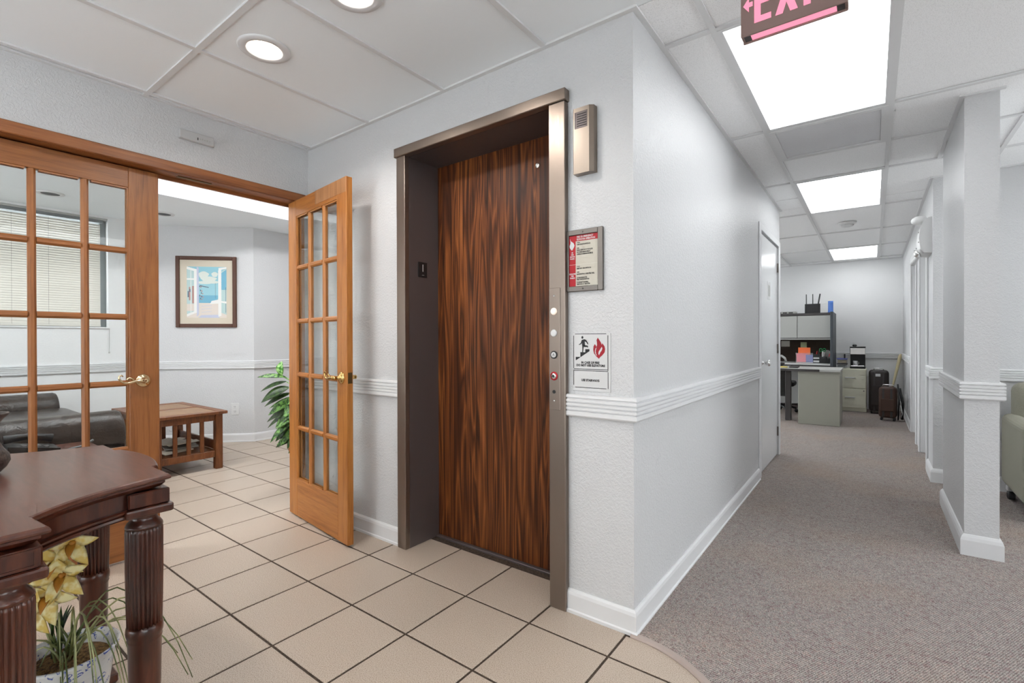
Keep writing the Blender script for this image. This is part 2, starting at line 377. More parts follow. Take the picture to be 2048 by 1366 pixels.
def offset_poly(poly, d):
    """inward (d>0) mitred offset of a CCW polygon"""
    out = []; k = len(poly)
    for i in range(k):
        p0, p1, p2 = (Vector(poly[i-1]), Vector(poly[i]), Vector(poly[(i+1) % k]))
        a = (p1-p0).normalized(); b_ = (p2-p1).normalized(); na = Vector((-a.y, a.x)); nb = Vector((-b_.y, b_.x))
        m_ = (na+nb)/max(0.35, 1+na.dot(nb)); out.append((p1.x+m_.x*d, p1.y+m_.y*d))
    return out
def clip(poly, a, b_):
    """keep the part of poly left of the directed line a->b"""
    out = []; k = len(poly)
    sd = lambda p: (b_[0]-a[0])*(p[1]-a[1])-(b_[1]-a[1])*(p[0]-a[0])
    for i in range(k):
        p, q = poly[i], poly[(i+1) % k]; s0, s1 = sd(p), sd(q)
        if s0 >= 0: out.append(p)
        if (s0 > 0 and s1 < 0) or (s0 < 0 and s1 > 0):
            t = s0/(s0-s1); out.append((p[0]+(q[0]-p[0])*t, p[1]+(q[1]-p[1])*t))
    return out

# ------------------------------------------------------------ the plan (metres; camera stands at 0,0)
EY, FX, HX, CZ = 1.778, -3.03, -0.741, 2.424
RX = 0.385                       # right wall of the hall
BY = 9.72                        # end wall of the office
LX = -6.32                       # window wall of the lounge

# ---- carpet and tile
ARC = [(-0.72+0.42*math.cos(a), 1.33+0.42*math.sin(a)) for a in [PI*0.53*(1-i/16) for i in range(17)]]
ARC = [p for p in ARC if p[0] >= -0.745]
ARC = [(-0.745, ARC[0][1])]+ARC+[(-0.30, -2.0)]
floor_s = MB()
floor_s.prism([(-7.0, -2.3), (3.4, -2.3), (3.4, 10.2), (-7.0, 10.2)], -0.10, -0.0025)
floor = struct('floor', floor_s, 'grout')
floor['label'] = 'beige ceramic tile floor with dark brown grout lines'
T0 = (-2.150, 1.598); TP = 0.3462; G = 0.0048
def tile_poly(i, j):
    x0, y0 = T0[0]+i*TP, T0[1]+j*TP
    return [(x0+G, y0+G), (x0+TP-G, y0+G), (x0+TP-G, y0+TP-G), (x0+G, y0+TP-G)]
def boxclip(p, x0, x1, y0, y1):
    for a, b_ in (((x0, y0), (x1, y0)), ((x1, y0), (x1, y1)), ((x1, y1), (x0, y1)), ((x0, y1), (x0, y0))):
        if len(p) >= 3: p = clip(p, a, b_)
    return p
full_tile = None
def add_tile(poly):
    global full_tile
    if len(poly) < 3: return
    ar = abs(sum(poly[k][0]*poly[(k+1) % len(poly)][1]-poly[(k+1) % len(poly)][0]*poly[k][1] for k in range(len(poly))))/2
    if ar < 0.0012: return
    cx = sum(p[0] for p in poly)/len(poly); cy = sum(p[1] for p in poly)/len(poly)
    if abs(ar-(TP-2*G)**2) < 1e-5 and full_tile:
        o = full_tile.copy(); link(o, floor); o.location = (cx, cy, 0); return
    mb = MB(); q = [(p[0]-cx, p[1]-cy) for p in poly]
    e = 0.0022
    mb.rings([[(p[0], p[1], -0.006) for p in q], [(p[0], p[1], -0.0012) for p in q], [(p[0], p[1], 0.0) for p in offset_poly(q, e)]], False, True)
    o = obj('tile', mb, 'floor_tile', floor, local=True); o.location = (cx, cy, 0)
    if abs(ar-(TP-2*G)**2) < 1e-5: full_tile = o
for i in range(-13, 8):
    for j in range(-8, 5):
        P = tile_poly(i, j); cx, cy = P[0][0]+TP/2, P[0][1]+TP/2
        if cx < FX+0.02:                                  # lounge and the threshold
            q = boxclip(P, -6.32, -2.5, -1.4, 3.4)
            if cy < -0.75: continue
            add_tile(q)
        elif cy < EY+0.12:
            q = boxclip(P, -3.2, 5, -1.45, 5)
            ok = len(q) >= 3
            if ok and cy > 1.4:                            # recess of the elevator reaches behind the wall face
                q = boxclip(q, -3.2, 5, -1.3, 1.99)
            if cx > -0.76:
                for k in range(len(ARC)-1):
                    if len(q) >= 3: q = clip(q, ARC[k+1], ARC[k])
            add_tile(q)
        elif -2.3 < cx < -1.0 and cy < 2.1:
            add_tile(boxclip(P, -2.045, -1.10, 1.5, 1.985))
# carpet
bm = bmesh.new()
bnd = [(HX-0.02, EY+0.0)]+[(p[0], p[1]) for p in ARC[1:]]+[(3.3, -2.0), (3.3, 5.06), (RX+0.12, 5.06), (RX+0.12, 9.8), (-3.3, 9.8), (-3.3, 5.42), (HX-0.02, 5.42)]
vsx = [bm.verts.new((p[0], p[1], 0.006)) for p in bnd]; bm.faces.new(vsx)
bmesh.ops.triangulate(bm, faces=bm.faces[:])
cm = MB(); cm.addbm(bm); bm.free()
carpet = struct('floor_carpet', cm, 'carpet'); carpet['label'] = 'mauve grey loop pile carpet of the hall'
# curved edging strip
es = MB(); es.path([(p[0], p[1]) for p in ARC[:-1]]+[(-0.30, -2.0)], [(-0.002, 0.0), (0.028, 0.0), (0.028, 0.007), (0.022, 0.0095), (0.004, 0.0095), (-0.002, 0.004)], 1)
struct('trim_1', es, 'vinyl_strip')['label'] = 'curved taupe vinyl edging strip between tile and carpet'

# ---- walls
def boxes(*bs):
    m_ = MB()
    for b_ in bs: m_.box(*b_)
    return m_
ELX0, ELX1, ELZ = -2.09, -1.045, 2.185
struct('wall_elevator', boxes((-3.15, ELX0, EY, 2.03, 0, CZ+0.1), (ELX1, HX, EY, 2.03, 0, CZ+0.1), (ELX0, ELX1, EY, 2.03, ELZ, CZ+0.1)), 'wall_paint')
HD0, HD1, HDZ = 4.42, 5.365, 2.05
struct('wall_hall', boxes((HX-0.13, HX, 2.03, HD0, 0, CZ+0.1), (HX-0.13, HX, HD1, 5.44, 0, CZ+0.1), (HX-0.13, HX, HD0, HD1, HDZ, CZ+0.1)), 'wall_paint')
FO0, FO1, FOZ = 0.115, 1.748, 2.072
struct('wall_left', boxes((FX-0.12, FX, -2.0, FO0, 0, CZ+0.1), (FX-0.12, FX, FO1, EY, 0, CZ+0.1), (FX-0.12, FX, FO0, FO1, FOZ, CZ+0.1)), 'wall_paint')
WY0, WY1, WZ0, WZ1 = -0.85, 1.495, 1.285, 2.40
struct('wall_window', boxes((LX-0.15, LX, -1.5, WY0, 0, 2.6), (LX-0.15, LX, WY1, 1.935, 0, 2.6), (LX-0.15, LX, WY0, WY1, 0, WZ0), (LX-0.15, LX, WY0, WY1, WZ1, 2.6)), 'wall_paint_smooth')
dgm = MB(); dgm.prism([(-6.316, 1.934), (-5.62, 2.63), (-5.72, 2.73), (-6.47, 1.98)], 0, 2.6); struct('wall_diagonal', dgm, 'wall_paint')
struct('wall_lounge_far', boxes((-5.75, -5.62, 2.63, 3.4, 0, 2.6)), 'wall_paint')
struct('wall_lounge_right', boxes((-5.75, -3.06, 3.4, 3.52, 0, 2.8)), 'wall_paint')
struct('wall_shaft', boxes((-3.15, -3.05, 2.03, 3.4, 0, 2.8)), 'wall_paint')
struct('wall_lounge_left', boxes((-6.47, -6.0, -1.62, -1.5, 0, 2.8), (-3.6, -3.15, -1.62, -1.5, 0, 2.8), (-6.0, -3.6, -1.62, -1.5, 0, 0.8), (-6.0, -3.6, -1.62, -1.5, 2.25, 2.8)), 'wall_paint')
struct('wall_back', boxes((-3.3, RX+0.12, BY, BY+0.12, 0, CZ+0.1)), 'wall_paint_smooth')
struct('wall_right', boxes((RX, RX+0.14, 5.06, 5.52, 0, CZ+0.1), (RX, RX+0.14, 6.32, 6.82, 0, CZ+0.1), (RX, RX+0.14, 7.62, BY, 0, CZ+0.1),
       (RX, RX+0.14, 5.52, 6.32, 2.06, CZ+0.1), (RX, RX+0.14, 6.82, 7.62, 2.06, CZ+0.1)), 'wall_paint')
struct('wall_side_room', boxes((RX+0.14, 3.3, 5.06, 5.2, 0, CZ+0.1)), 'wall_paint')
struct('wall_far_right', boxes((3.2, 3.32, 0.35, 3.05, 0, CZ+0.1), (3.2, 3.32, 4.9, 5.06, 0, CZ+0.1), (3.2, 3.32, -2.0, 0.35, 0, 0.1), (3.2, 3.32, -2.0, 0.35, 2.34, CZ+0.1), (3.2, 3.32, 3.05, 4.9, 0, 0.1), (3.2, 3.32, 3.05, 4.9, 2.34, CZ+0.1)), 'wall_paint')
struct('wall_behind', boxes((FX-0.12, -2.8, -2.12, -2.0, 0, CZ+0.1), (-1.25, 3.32, -2.12, -2.0, 0, CZ+0.1), (-2.8, -1.25, -2.12, -2.0, 0, 0.04), (-2.8, -1.25, -2.12, -2.0, 2.38, CZ+0.1)), 'wall_paint')
struct('wall_office_left', boxes((-3.42, -3.3, 5.44, 5.9, 0, CZ+0.1), (-3.42, -3.3, 9.3, BY, 0, CZ+0.1), (-3.42, -3.3, 5.9, 9.3, 0, 0.3), (-3.42, -3.3, 5.9, 9.3, 2.30, CZ+0.1)), 'wall_paint_smooth')
struct('wall_office_near', boxes((-3.3, HX-0.13, 5.32, 5.44, 0, CZ+0.1)), 'wall_paint_smooth')
CX0, CX1, CY0, CY1 = 0.388, 0.522, 3.468, 4.415
struct('wall_column', boxes((CX0, CX1, CY0, CY1, 0, CZ)), 'wall_paint')

# ---- chair rails and baseboards
def rail_prof(z0=0.825, h=0.092):
    p = [(0, z0), (0.016, z0), (0.021, z0+0.006)]
    n = 4; s_ = (h-0.026)/n
    for i in range(n):
        z = z0+0.012+i*s_
        p += [(0.021, z), (0.021, z+s_*0.55), (0.014, z+s_*0.75), (0.014, z+s_*0.9)]
    return p+[(0.021, z0+h-0.012), (0.019, z0+h-0.003), (0.012, z0+h), (0, z0+h)]
def base_prof(h=0.095, t=0.014):
    return [(0, 0), (t+0.006, 0), (t+0.006, 0.012), (t, 0.016), (t, h-0.02), (t-0.003, h-0.008), (t-0.009, h), (0, h)]
def base_cove(h=0.115, t=0.016): return [(0, 0), (t, 0), (t, h-0.03), (t-0.004, h-0.014), (t-0.011, h-0.003), (0, h)]
TN = [1]
def rail(pts, side, label=None):
    TN[0] += 1; m_ = MB(); m_.path(pts, rail_prof(), side); struct('trim_%d' % TN[0], m_, 'trim_white')
BN = [0]
def base(name, pts, side, prof=None):
    m_ = MB(); m_.path(pts, prof or base_prof(), side); struct('baseboard_'+name, m_, 'trim_white')
rail([(FX, EY), (ELX0, EY)], -1)
rail([(ELX1, EY), (HX, EY), (HX, 4.335)], -1)
rail([(LX, -1.5), (LX, 1.932), (-5.62, 2.632), (-5.62, 3.4)], -1)
rail([(CX1, CY1), (CX0, CY1), (CX0, CY0), (CX1, CY0), (CX1, CY1-0.001)], -1)
rail([(RX, 5.455), (RX, 5.06), (3.2, 5.06)], -1)
rail([(-3.3, BY), (RX, BY), (RX, 7.70)], -1)
base('elevator_left', [(FX, EY), (ELX0, EY)], -1)
base('hall', [(ELX1, EY), (HX, EY), (HX, 4.33)], -1)
base('lounge', [(LX, -1.5), (LX, 1.932), (-5.62, 2.632), (-5.62, 3.4)], -1)
base('column', [(CX1, CY1), (CX0, CY1), (CX0, CY0), (CX1, CY0), (CX1, CY1-0.001)], -1, base_cove())
base('right', [(RX, 5.455), (RX, 5.06), (3.2, 5.06)], -1, base_cove())
base('back', [(-3.3, BY), (RX, BY), (RX, 7.70)], -1)

# ---- unseen windows added around the rooms to let in more daylight
def fill_window(n, label, a, b_, z0, z1, fixed, axis, cells):
    t = thing('window_%d' % n, label, 'window', ((fixed, (a+b_)/2, z0) if axis == 'Y' else ((a+b_)/2, fixed, z0))); t['kind'] = 'structure'
    def bx(u0, u1, w0, w1, h0, h1): return MB().box(w0, w1, u0, u1, h0, h1) if axis == 'Y' else MB().box(u0, u1, w0, w1, h0, h1)
    w0, w1 = fixed-0.03, fixed+0.03; f = 0.05
    obj('frame_side', bx(a, b_, w0, w1, z0, z0+f), 'alu_grey', t); obj('frame_side', bx(a, b_, w0, w1, z1-f, z1), 'alu_grey', t)
    for k in range(cells+1):
        u = a+(b_-a-f)*k/cells; obj('mullion', bx(u, u+f, w0, w1, z0+f, z1-f), 'alu_grey', t)
    for k in range(cells):
        u = a+(b_-a-f)*k/cells; obj('pane', bx(u+f, u+(b_-a-f)/cells, fixed-0.003, fixed+0.003, z0+f, z1-f), 'window_glass', t)
fill_window(2, 'unseen glazing added behind the viewer for daylight', -2.8, -1.25, 0.04, 2.38, -2.06, 'X', 2)
fill_window(3, 'unseen rear window added in the far right wall of the side room for daylight', -2.0, 0.35, 0.1, 2.34, 3.26, 'Y', 2)
fill_window(6, 'unseen forward window added in the far right wall of the side room for daylight', 3.05, 4.9, 0.1, 2.34, 3.26, 'Y', 2)
fill_window(4, 'unseen office windows added left of the desks for daylight', 5.9, 9.3, 0.3, 2.30, -3.36, 'Y', 3)
fill_window(5, 'unseen side window added to the lounge for daylight', -6.0, -3.6, 0.8, 2.25, -1.56, 'X', 2)

# ------------------------------------------------------------ ceilings
ceil_m = MB()
ceil_m.box(-3.45, 3.35, -2.15, 5.3, CZ+0.10, CZ+0.16)
ceil_m.box(-3.45, 0.6, 5.3, 10.0, CZ+0.10, CZ+0.16)
ceiling = struct('ceiling', ceil_m, 'ceiling_slab')
ceiling['label'] = 'suspended ceiling of white lay-in tiles in a metal grid'
GX = [FX, -2.97, -2.36, -1.75, -1.14, -0.525, 0.085, 0.695, 1.305, 1.915, 2.525, 3.2]
GY = [-2.0, -1.57, -0.35, 0.87, 2.09, 3.31, 4.53, 5.75, 6.97, 8.19, 9.41, BY]
TEE_Z0, TEE_Z1 = CZ-0.012, CZ-0.007
def hole_ring(mb, x0, x1, y0, y1, cx, cy, r, z0, z1, k=40):
    """a plate with a round hole"""
    def outer(a):
        c, s_ = math.cos(a), math.sin(a); t = 1e9
        if c > 1e-9: t = min(t, (x1-cx)/c)
        if c < -1e-9: t = min(t, (x0-cx)/c)
        if s_ > 1e-9: t = min(t, (y1-cy)/s_)
        if s_ < -1e-9: t = min(t, (y0-cy)/s_)
        return (cx+c*t, cy+s_*t)
    angs = sorted([2*PI*i/k for i in range(k)]+[math.atan2(y-cy, x-cx) % (2*PI) for x in (x0, x1) for y in (y0, y1)])
    I = [(cx+r*math.cos(a), cy+r*math.sin(a)) for a in angs]; O = [outer(a) for a in angs]
    mb.rings([[(p[0], p[1], z0) for p in O], [(p[0], p[1], z0) for p in I], [(p[0], p[1], z1) for p in I], [(p[0], p[1], z1) for p in O], [(p[0], p[1], z0) for p in O]], False, False)
CANS = [(-2.130, 1.048, 0.106), (-1.525, 1.075, 0.106), (-2.12, -0.15, 0.106), (-1.525, -0.15, 0.106)]  # the pair at negative y is unseen, added as fill
TROFF = [(-0.525, 0.085, 2.09, 3.31), (-0.525, 0.085, 4.53, 5.75), (-0.525, 0.085, 8.19, 9.41),
         (-0.525, 0.085, -1.57, -0.35), (1.305, 1.915, 0.87, 2.09), (1.305, 1.915, 3.31, 4.53), (1.305, 1.915, -1.57, -0.35), (-1.75, -1.14, 6.97, 8.19), (-2.36, -1.75, -1.57, -0.35), (-1.75, -1.14, 5.75, 6.97)]  # this row: panels out of view, added to brighten the rooms
VENT = (-0.525, 0.085, 3.31, 3.92)
skip = [t for t in TROFF]+[VENT]
def ctile(x0, x1, y0, y1, mat='ceiling_tile'):
    if x1-x0 < 0.015 or y1-y0 < 0.015: return
    for t in skip:
        if x0 > t[0]-0.02 and x1 < t[1]+0.02 and y0 > t[2]-0.02 and y1 < t[3]+0.02: return
    mb = MB(); z0, z1 = CZ-0.003+random.uniform(-0.0015, 0.002), CZ+0.012
    for cx, cy, r in CANS:
        if x0 < cx-r and x1 > cx+r and y0 < cy-r and y1 > cy+r:
            hole_ring(mb, x0, x1, y0, y1, cx, cy, r*0.80, z0, z1); break
    else: mb.box(x0+0.002, x1-0.002, y0+0.002, y1-0.002, z0, z1)
    obj('ceiling_tile', mb, mat, ceiling, fix=True)
def tee(x0, x1, y0, y1, nm='tee'):
    obj(nm, MB().box(x0, x1, y0, y1, TEE_Z0, TEE_Z1+0.004), 'grid_white', ceiling, fix=False)
def region(rx0, rx1, ry0, ry1, half_cols=(), mat='ceiling_tile'):
    xs = sorted({rx0, rx1} | {x for x in GX if rx0 < x < rx1})
    ys = sorted({ry0, ry1} | {y for y in GY if ry0 < y < ry1})
    for a in range(len(xs)-1):
        rows = list(ys)
        if xs[a] in half_cols: rows = sorted(set(rows) | {y+0.61 for y in GY if ry0 < y+0.61 < ry1 and y > 3.2})
        for b_ in range(len(rows)-1): ctile(xs[a], xs[a+1], rows[b_], rows[b_+1], mat)
        for y in rows[1:-1]: tee(xs[a]+0.012, xs[a+1]-0.012, y-0.012, y+0.012)
    for x in xs[1:-1]: tee(x-0.012, x+0.012, ry0, ry1, 'main_tee')
region(FX, -0.525, -2.0, EY, (), 'ceiling_plain')
region(-0.525, 3.2, -2.0, 5.06, (0.085, 0.695))
region(HX, -0.525, EY, 5.06, ())
tee(-0.525-0.012, -0.525+0.012, -2.0, 5.06, 'main_tee')
region(HX, RX, 5.06, 5.44, ())
region(-3.3, RX, 5.44, BY, ())
tee(-0.525+0.012, 0.085-0.012, 3.92-0.012, 3.92+0.012)
def wall_angle(x0, x1, y0, y1): obj('wall_angle', MB().box(x0, x1, y0, y1, TEE_Z0-0.001, TEE_Z1+0.004), 'grid_white', ceiling, fix=False)
for a in ((FX, FX+0.022, -2.0, EY), (FX+0.022, HX, EY-0.022, EY), (HX, HX+0.022, EY-0.022, 5.46), (RX-0.022, RX, 5.038, BY), (RX, 3.2, 5.038, 5.06), (-3.3, RX-0.022, BY-0.022, BY)): wall_angle(*a)
for a in ((CX0-0.022, CX0, CY0-0.03, CY1+0.1), (CX0, CX1+0.02, CY0-0.022, CY0)): wall_angle(*a)

# lounge ceiling: plain board with a raised, lit tray
TX0, TX1, TY0, TY1, TZ = -4.97, -3.55, -1.2, 3.1, 2.72
lc = MB(); z = 2.42
lc.box(-6.47, TX0, -1.5, 3.4, z, z+0.04); lc.box(TX1, FX-0.12, -1.5, 3.4, z, z+0.04)
lc.box(TX0, TX1, -1.5, TY0, z, z+0.04); lc.box(TX0, TX1, TY1, 3.4, z, z+0.04)
lc.box(TX0-0.02, TX0, TY0, TY1, z+0.04, TZ); lc.box(TX1, TX1+0.02, TY0, TY1, z+0.04, TZ)
lc.box(TX0, TX1, TY0-0.02, TY0, z+0.04, TZ); lc.box(TX0, TX1, TY1, TY1+0.02, z+0.04, TZ)
lc.box(TX0-0.02, TX1+0.02, TY0-0.02, TY1+0.02, TZ, TZ+0.03)
struct('ceiling_lounge', lc, 'ceiling_plain')
for k, yy in enumerate((-0.45, 0.95, 2.35)):
    t = thing('tray_light', ['fluorescent batten in the raised lounge ceiling, nearest the window', 'fluorescent batten in the middle of the raised lounge ceiling', 'fluorescent batten in the raised lounge ceiling, above the potted plant'][k], 'light', (-4.25, yy, TZ), group='battens in the raised lounge ceiling')
    obj('housing', MB().box(-4.40, -4.10, yy-0.6, yy+0.6, TZ-0.03, TZ-0.0005), 'trim_white', t)
    obj('lamp', MB().box(-4.38, -4.12, yy-0.58, yy+0.58, TZ-0.045, TZ-0.03), 'tray_lamp', t)

# troffers
TL = ['fluorescent ceiling panel beside the exit sign, largest in the hall', 'fluorescent ceiling panel beyond the grey vent in the hall', 'fluorescent ceiling panel at the far end of the hall',
      'unseen fluorescent fill panel added behind the camera', 'unseen fluorescent fill panel added in the side room', 'unseen fluorescent fill panel added in the side room near the far wall', 'unseen fluorescent fill panel added in the rear corner of the side room', 'unseen fluorescent fill panel added over the office desks', 'unseen fluorescent fill panel added at the rear of the lobby', 'unseen fluorescent fill panel added over the office floor behind the hall wall']
for (x0, x1, y0, y1), lab in zip(TROFF, TL):
    t = thing('ceiling_light', lab, 'light', ((x0+x1)/2, (y0+y1)/2, CZ-0.012), group='fluorescent ceiling panels')
    fm = MB(); a = 0.018
    for q in ((x0+0.012, x0+a+0.012, y0+0.012, y1-0.012), (x1-a-0.012, x1-0.012, y0+0.012, y1-0.012), (x0+a+0.012, x1-a-0.012, y0+0.012, y0+a+0.012), (x0+a+0.012, x1-a-0.012, y1-a-0.012, y1-0.012)):
        fm.box(*q, CZ-0.014, CZ+0.06)
    fm.box(x0+0.012, x1-0.012, y0+0.012, y1-0.012, CZ+0.06, CZ+0.07)
    obj('frame', fm, 'trim_white', t)
    obj('diffuser', MB().box(x0+a+0.013, x1-a-0.013, y0+a+0.013, y1-a-0.013, CZ-0.008, CZ-0.004), 'diffuser', t)
# vent
x0, x1, y0, y1 = VENT
t = thing('ceiling_vent', 'grey perforated return air grille in the hall ceiling', 'vent', ((x0+x1)/2, (y0+y1)/2, CZ-0.014))
fm = MB()
for q in ((x0+0.012, x0+0.045, y0+0.012, y1-0.012), (x1-0.045, x1-0.012, y0+0.012, y1-0.012), (x0+0.045, x1-0.045, y0+0.012, y0+0.045), (x0+0.045, x1-0.045, y1-0.045, y1-0.012)): fm.box(*q, CZ-0.016, CZ+0.01)
obj('frame', fm, 'grid_white', t)
obj('backing', MB().box(x0+0.045, x1-0.045, y0+0.045, y1-0.045, CZ+0.006, CZ+0.01), 'vent_grey', t)
vm = MB()
for k in range(52):
    yy = y0+0.047+k*0.0099
    vm.box(x0+0.046, x1-0.046, yy, yy+0.0085, CZ-0.009, CZ-0.004)
obj('louvre', vm, 'vent_grey', t, kind='stuff')
# recessed cans
CL = ['lit recessed downlight beside the ceiling grid cross near the glazed doors', 'lit recessed downlight at the top edge, nearer the elevator', 'unseen fill downlight added behind the camera, left', 'unseen fill downlight added behind the camera, right']
def can(cx, cy, r, z, lab, lit=True, grp='lit downlights'):
    t = thing('downlight', lab, 'light', (cx, cy, z-0.008), group=grp)
    mb = MB(); mb.sm = True
    mb.lathe((cx, cy), [(r*0.655, z+0.004), (r*0.655, z-0.006), (r*0.70, z-0.0105), (r*0.96, z-0.009), (r, z-0.004), (r, z-0.0005)], 40, cap=False); obj('trim_ring', mb, 'trim_white', t)
    d = 0.075
    if not lit:
        mb = MB(); mb.sm = True; mb.lathe((cx, cy), [(r*0.66, z-0.0065), (r*0.60, z-0.004), (r*0.3, z-0.003)], 40); obj('baffle', mb, 'black', t); return t
    mb = MB(); mb.sm = True
    mb.lathe((cx, cy), [(r*0.655, z-0.005), (r*0.64, z+0.010), (r*0.625, z+0.012), (r*0.61, z+0.026), (r*0.595, z+0.028), (r*0.57, z+0.055), (r*0.52, z+d)], 40, cap=False); obj('baffle', mb, 'can_cone' if lit else 'black', t)
    mb = MB(); mb.sm = True
    mb.lathe((cx, cy), [(0.001, z+0.030), (r*0.30, z+0.034), (r*0.48, z+0.048), (r*0.52, z+d)], 32); obj('bulb', mb, 'can_lamp' if lit else 'black', t)
    if lit:
        l = bpy.data.lights.new('downlight_lamp', 'SPOT'); l.energy = CAN_W; l.color = (1.0, 0.96, 0.91); l.spot_size = 2.78; l.spot_blend = 0.45; l.shadow_soft_size = 0.035
        lo = bpy.data.objects.new('downlight_lamp', l); COL.objects.link(lo); lo.parent = t; lo.location = (0, 0, -0.004)
    return t
for (cx, cy, r), lab in zip(CANS, CL): can(cx, cy, r, CZ-0.003, lab)
can(-5.70, 1.79, 0.095, 2.42, 'unlit black downlight in the lounge ceiling, at the edge of the doorway', False, 'unlit lounge downlights')
can(-5.68, 0.955, 0.095, 2.42, 'unlit black downlight in the lounge ceiling, seen through the door glass', False, 'unlit lounge downlights')
# smoke detector
t = thing('smoke_detector', 'round white smoke detector on the hall ceiling', 'detector', (-0.22, 6.45, CZ-0.004))
mb = MB(); mb.sm = True; mb.lathe((-0.22, 6.45), [(0.085, CZ-0.004), (0.085, CZ-0.016), (0.07, CZ-0.022), (0.062, CZ-0.03)], 32); obj('base', mb, 'plastic_white', t)
mb = MB(); mb.sm = True; mb.lathe((-0.22, 6.45), [(0.060, CZ-0.03), (0.055, CZ-0.045), (0.035, CZ-0.052)], 32); obj('sensor_cap', mb, 'plastic_white', t)

# ------------------------------------------------------------ elevator
el = thing('elevator', 'elevator entrance with walnut laminate door in a brushed steel frame', 'elevator', (-1.57, 1.9, 0))
fy = 1.751; iz = 2.146; ix0, ix1 = -2.034, -1.110; DYY = 2.004
lj = obj('jamb', MB().cbox(-2.101, ix0, fy, EY+0.004, 0, iz, 0.002), 'steel', el)
rj = obj('jamb', MB().cbox(ix1, -1.031, fy, EY+0.004, 0, iz, 0.002), 'steel', el)
obj('reveal_panel', MB().box(-2.085, ix0-0.0015, EY+0.0045, DYY, 0, iz), 'steel_dark', el)
obj('reveal_panel', MB().box(ix1+0.0015, -1.050, EY+0.0045, DYY, 0, iz), 'steel_dark', el)
obj('soffit_panel', MB().box(-2.085, -1.050, EY+0.0045, DYY, iz+0.0005, iz+0.03), 'steel_dark', el)
obj('head', MB().cbox(-2.112, -1.024, fy-0.010, EY+0.004, iz, 2.196, 0.003), 'steel', el)
dr = obj('door_panel', MB().cbox(-2.08, -1.055, DYY, DYY+0.022, 0.008, 2.185, 0.002), 'walnut_laminate', el)
obj('sill', MB().cbox(ix0-0.01, ix1+0.01, 1.984, DYY+0.03, -0.004, 0.007, 0.002), 'steel_dark', el)
mb = MB(); mb.sm = True; mb.lathe((0, 0), [(0.012, 0.0), (0.012, 0.004), (0.008, 0.005), (0.007, 0.0015)], 20); mb.xf(Matrix.Translation((-1.335, DYY, 2.01)) @ Matrix.Rotation(PI/2, 4, 'X')); obj('keyhole_ring', mb, 'chrome', el)['label'] = 'small chrome service keyhole ring'
np_ = obj('floor_number_plate', MB().cbox(ix0-0.001, ix0+0.003, 1.846, 1.913, 1.498, 1.582, 0.001), 'black', el); np_['label'] = 'black plate with the floor number 1'
text('numeral', '1', 0.058, (ix0+0.0036, 1.880, 1.547), (0, 1, 0), (0, 0, 1), 'sign_white', np_)
dots = MB()
for k in range(3): dots.cbox(ix0+0.003, ix0+0.0042, 1.874+k*0.006, 1.877+k*0.006, 1.508, 1.511, 0.0006)
obj('braille', dots, 'sign_white', np_)
cp = obj('call_panel', MB().cbox(-1.1075, -1.0535, fy-0.004, fy+0.001, 0.846, 1.364, 0.0015), 'steel', el); cp['label'] = 'brushed steel call panel with round buttons'
def disc(name, x, z, prof, mat, par, seg=24):
    mb = MB(); mb.sm = True; mb.lathe((0, 0), prof, seg); mb.xf(Matrix.Translation((x, fy-0.0035, z)) @ Matrix.Rotation(PI/2, 4, 'X')); return obj(name, mb, mat, par)
px = -1.0825
disc('lamp_button', px, 1.264, [(0.0155, 0), (0.0155, 0.003), (0.013, 0.005), (0.006, 0.006)], 'button_glow', cp)
disc('button', px, 1.172, [(0.0150, 0), (0.0150, 0.004), (0.012, 0.0055), (0.005, 0.006)], 'plastic_white', cp)
disc('button_ring', px, 1.080, [(0.0170, 0), (0.0170, 0.003), (0.015, 0.004)], 'black', cp); disc('button', px, 1.080, [(0.0118, 0.003), (0.0118, 0.0055), (0.006, 0.006)], 'sign_white', cp)
text('alarm_symbol', 'A', 0.016, (px, fy-0.0098, 1.080), (1, 0, 0), (0, 0, 1), 'print_black', cp)
disc('key_switch_ring', px, 0.990, [(0.0185, 0), (0.0185, 0.003), (0.016, 0.004)], 'sign_red', cp); disc('key_switch', px, 0.990, [(0.0125, 0.003), (0.0125, 0.006), (0.007, 0.008)], 'chrome', cp); disc('key_slot', px, 0.990, [(0.006, 0.0078), (0.006, 0.0086)], 'black', cp)
disc('keyhole', px, 0.923, [(0.0075, 0), (0.0075, 0.002)], 'black', cp)
for z in (1.330, 0.884): disc('screw', px, z, [(0.0045, 0), (0.0045, 0.0015), (0.002, 0.003)], 'chrome', cp)

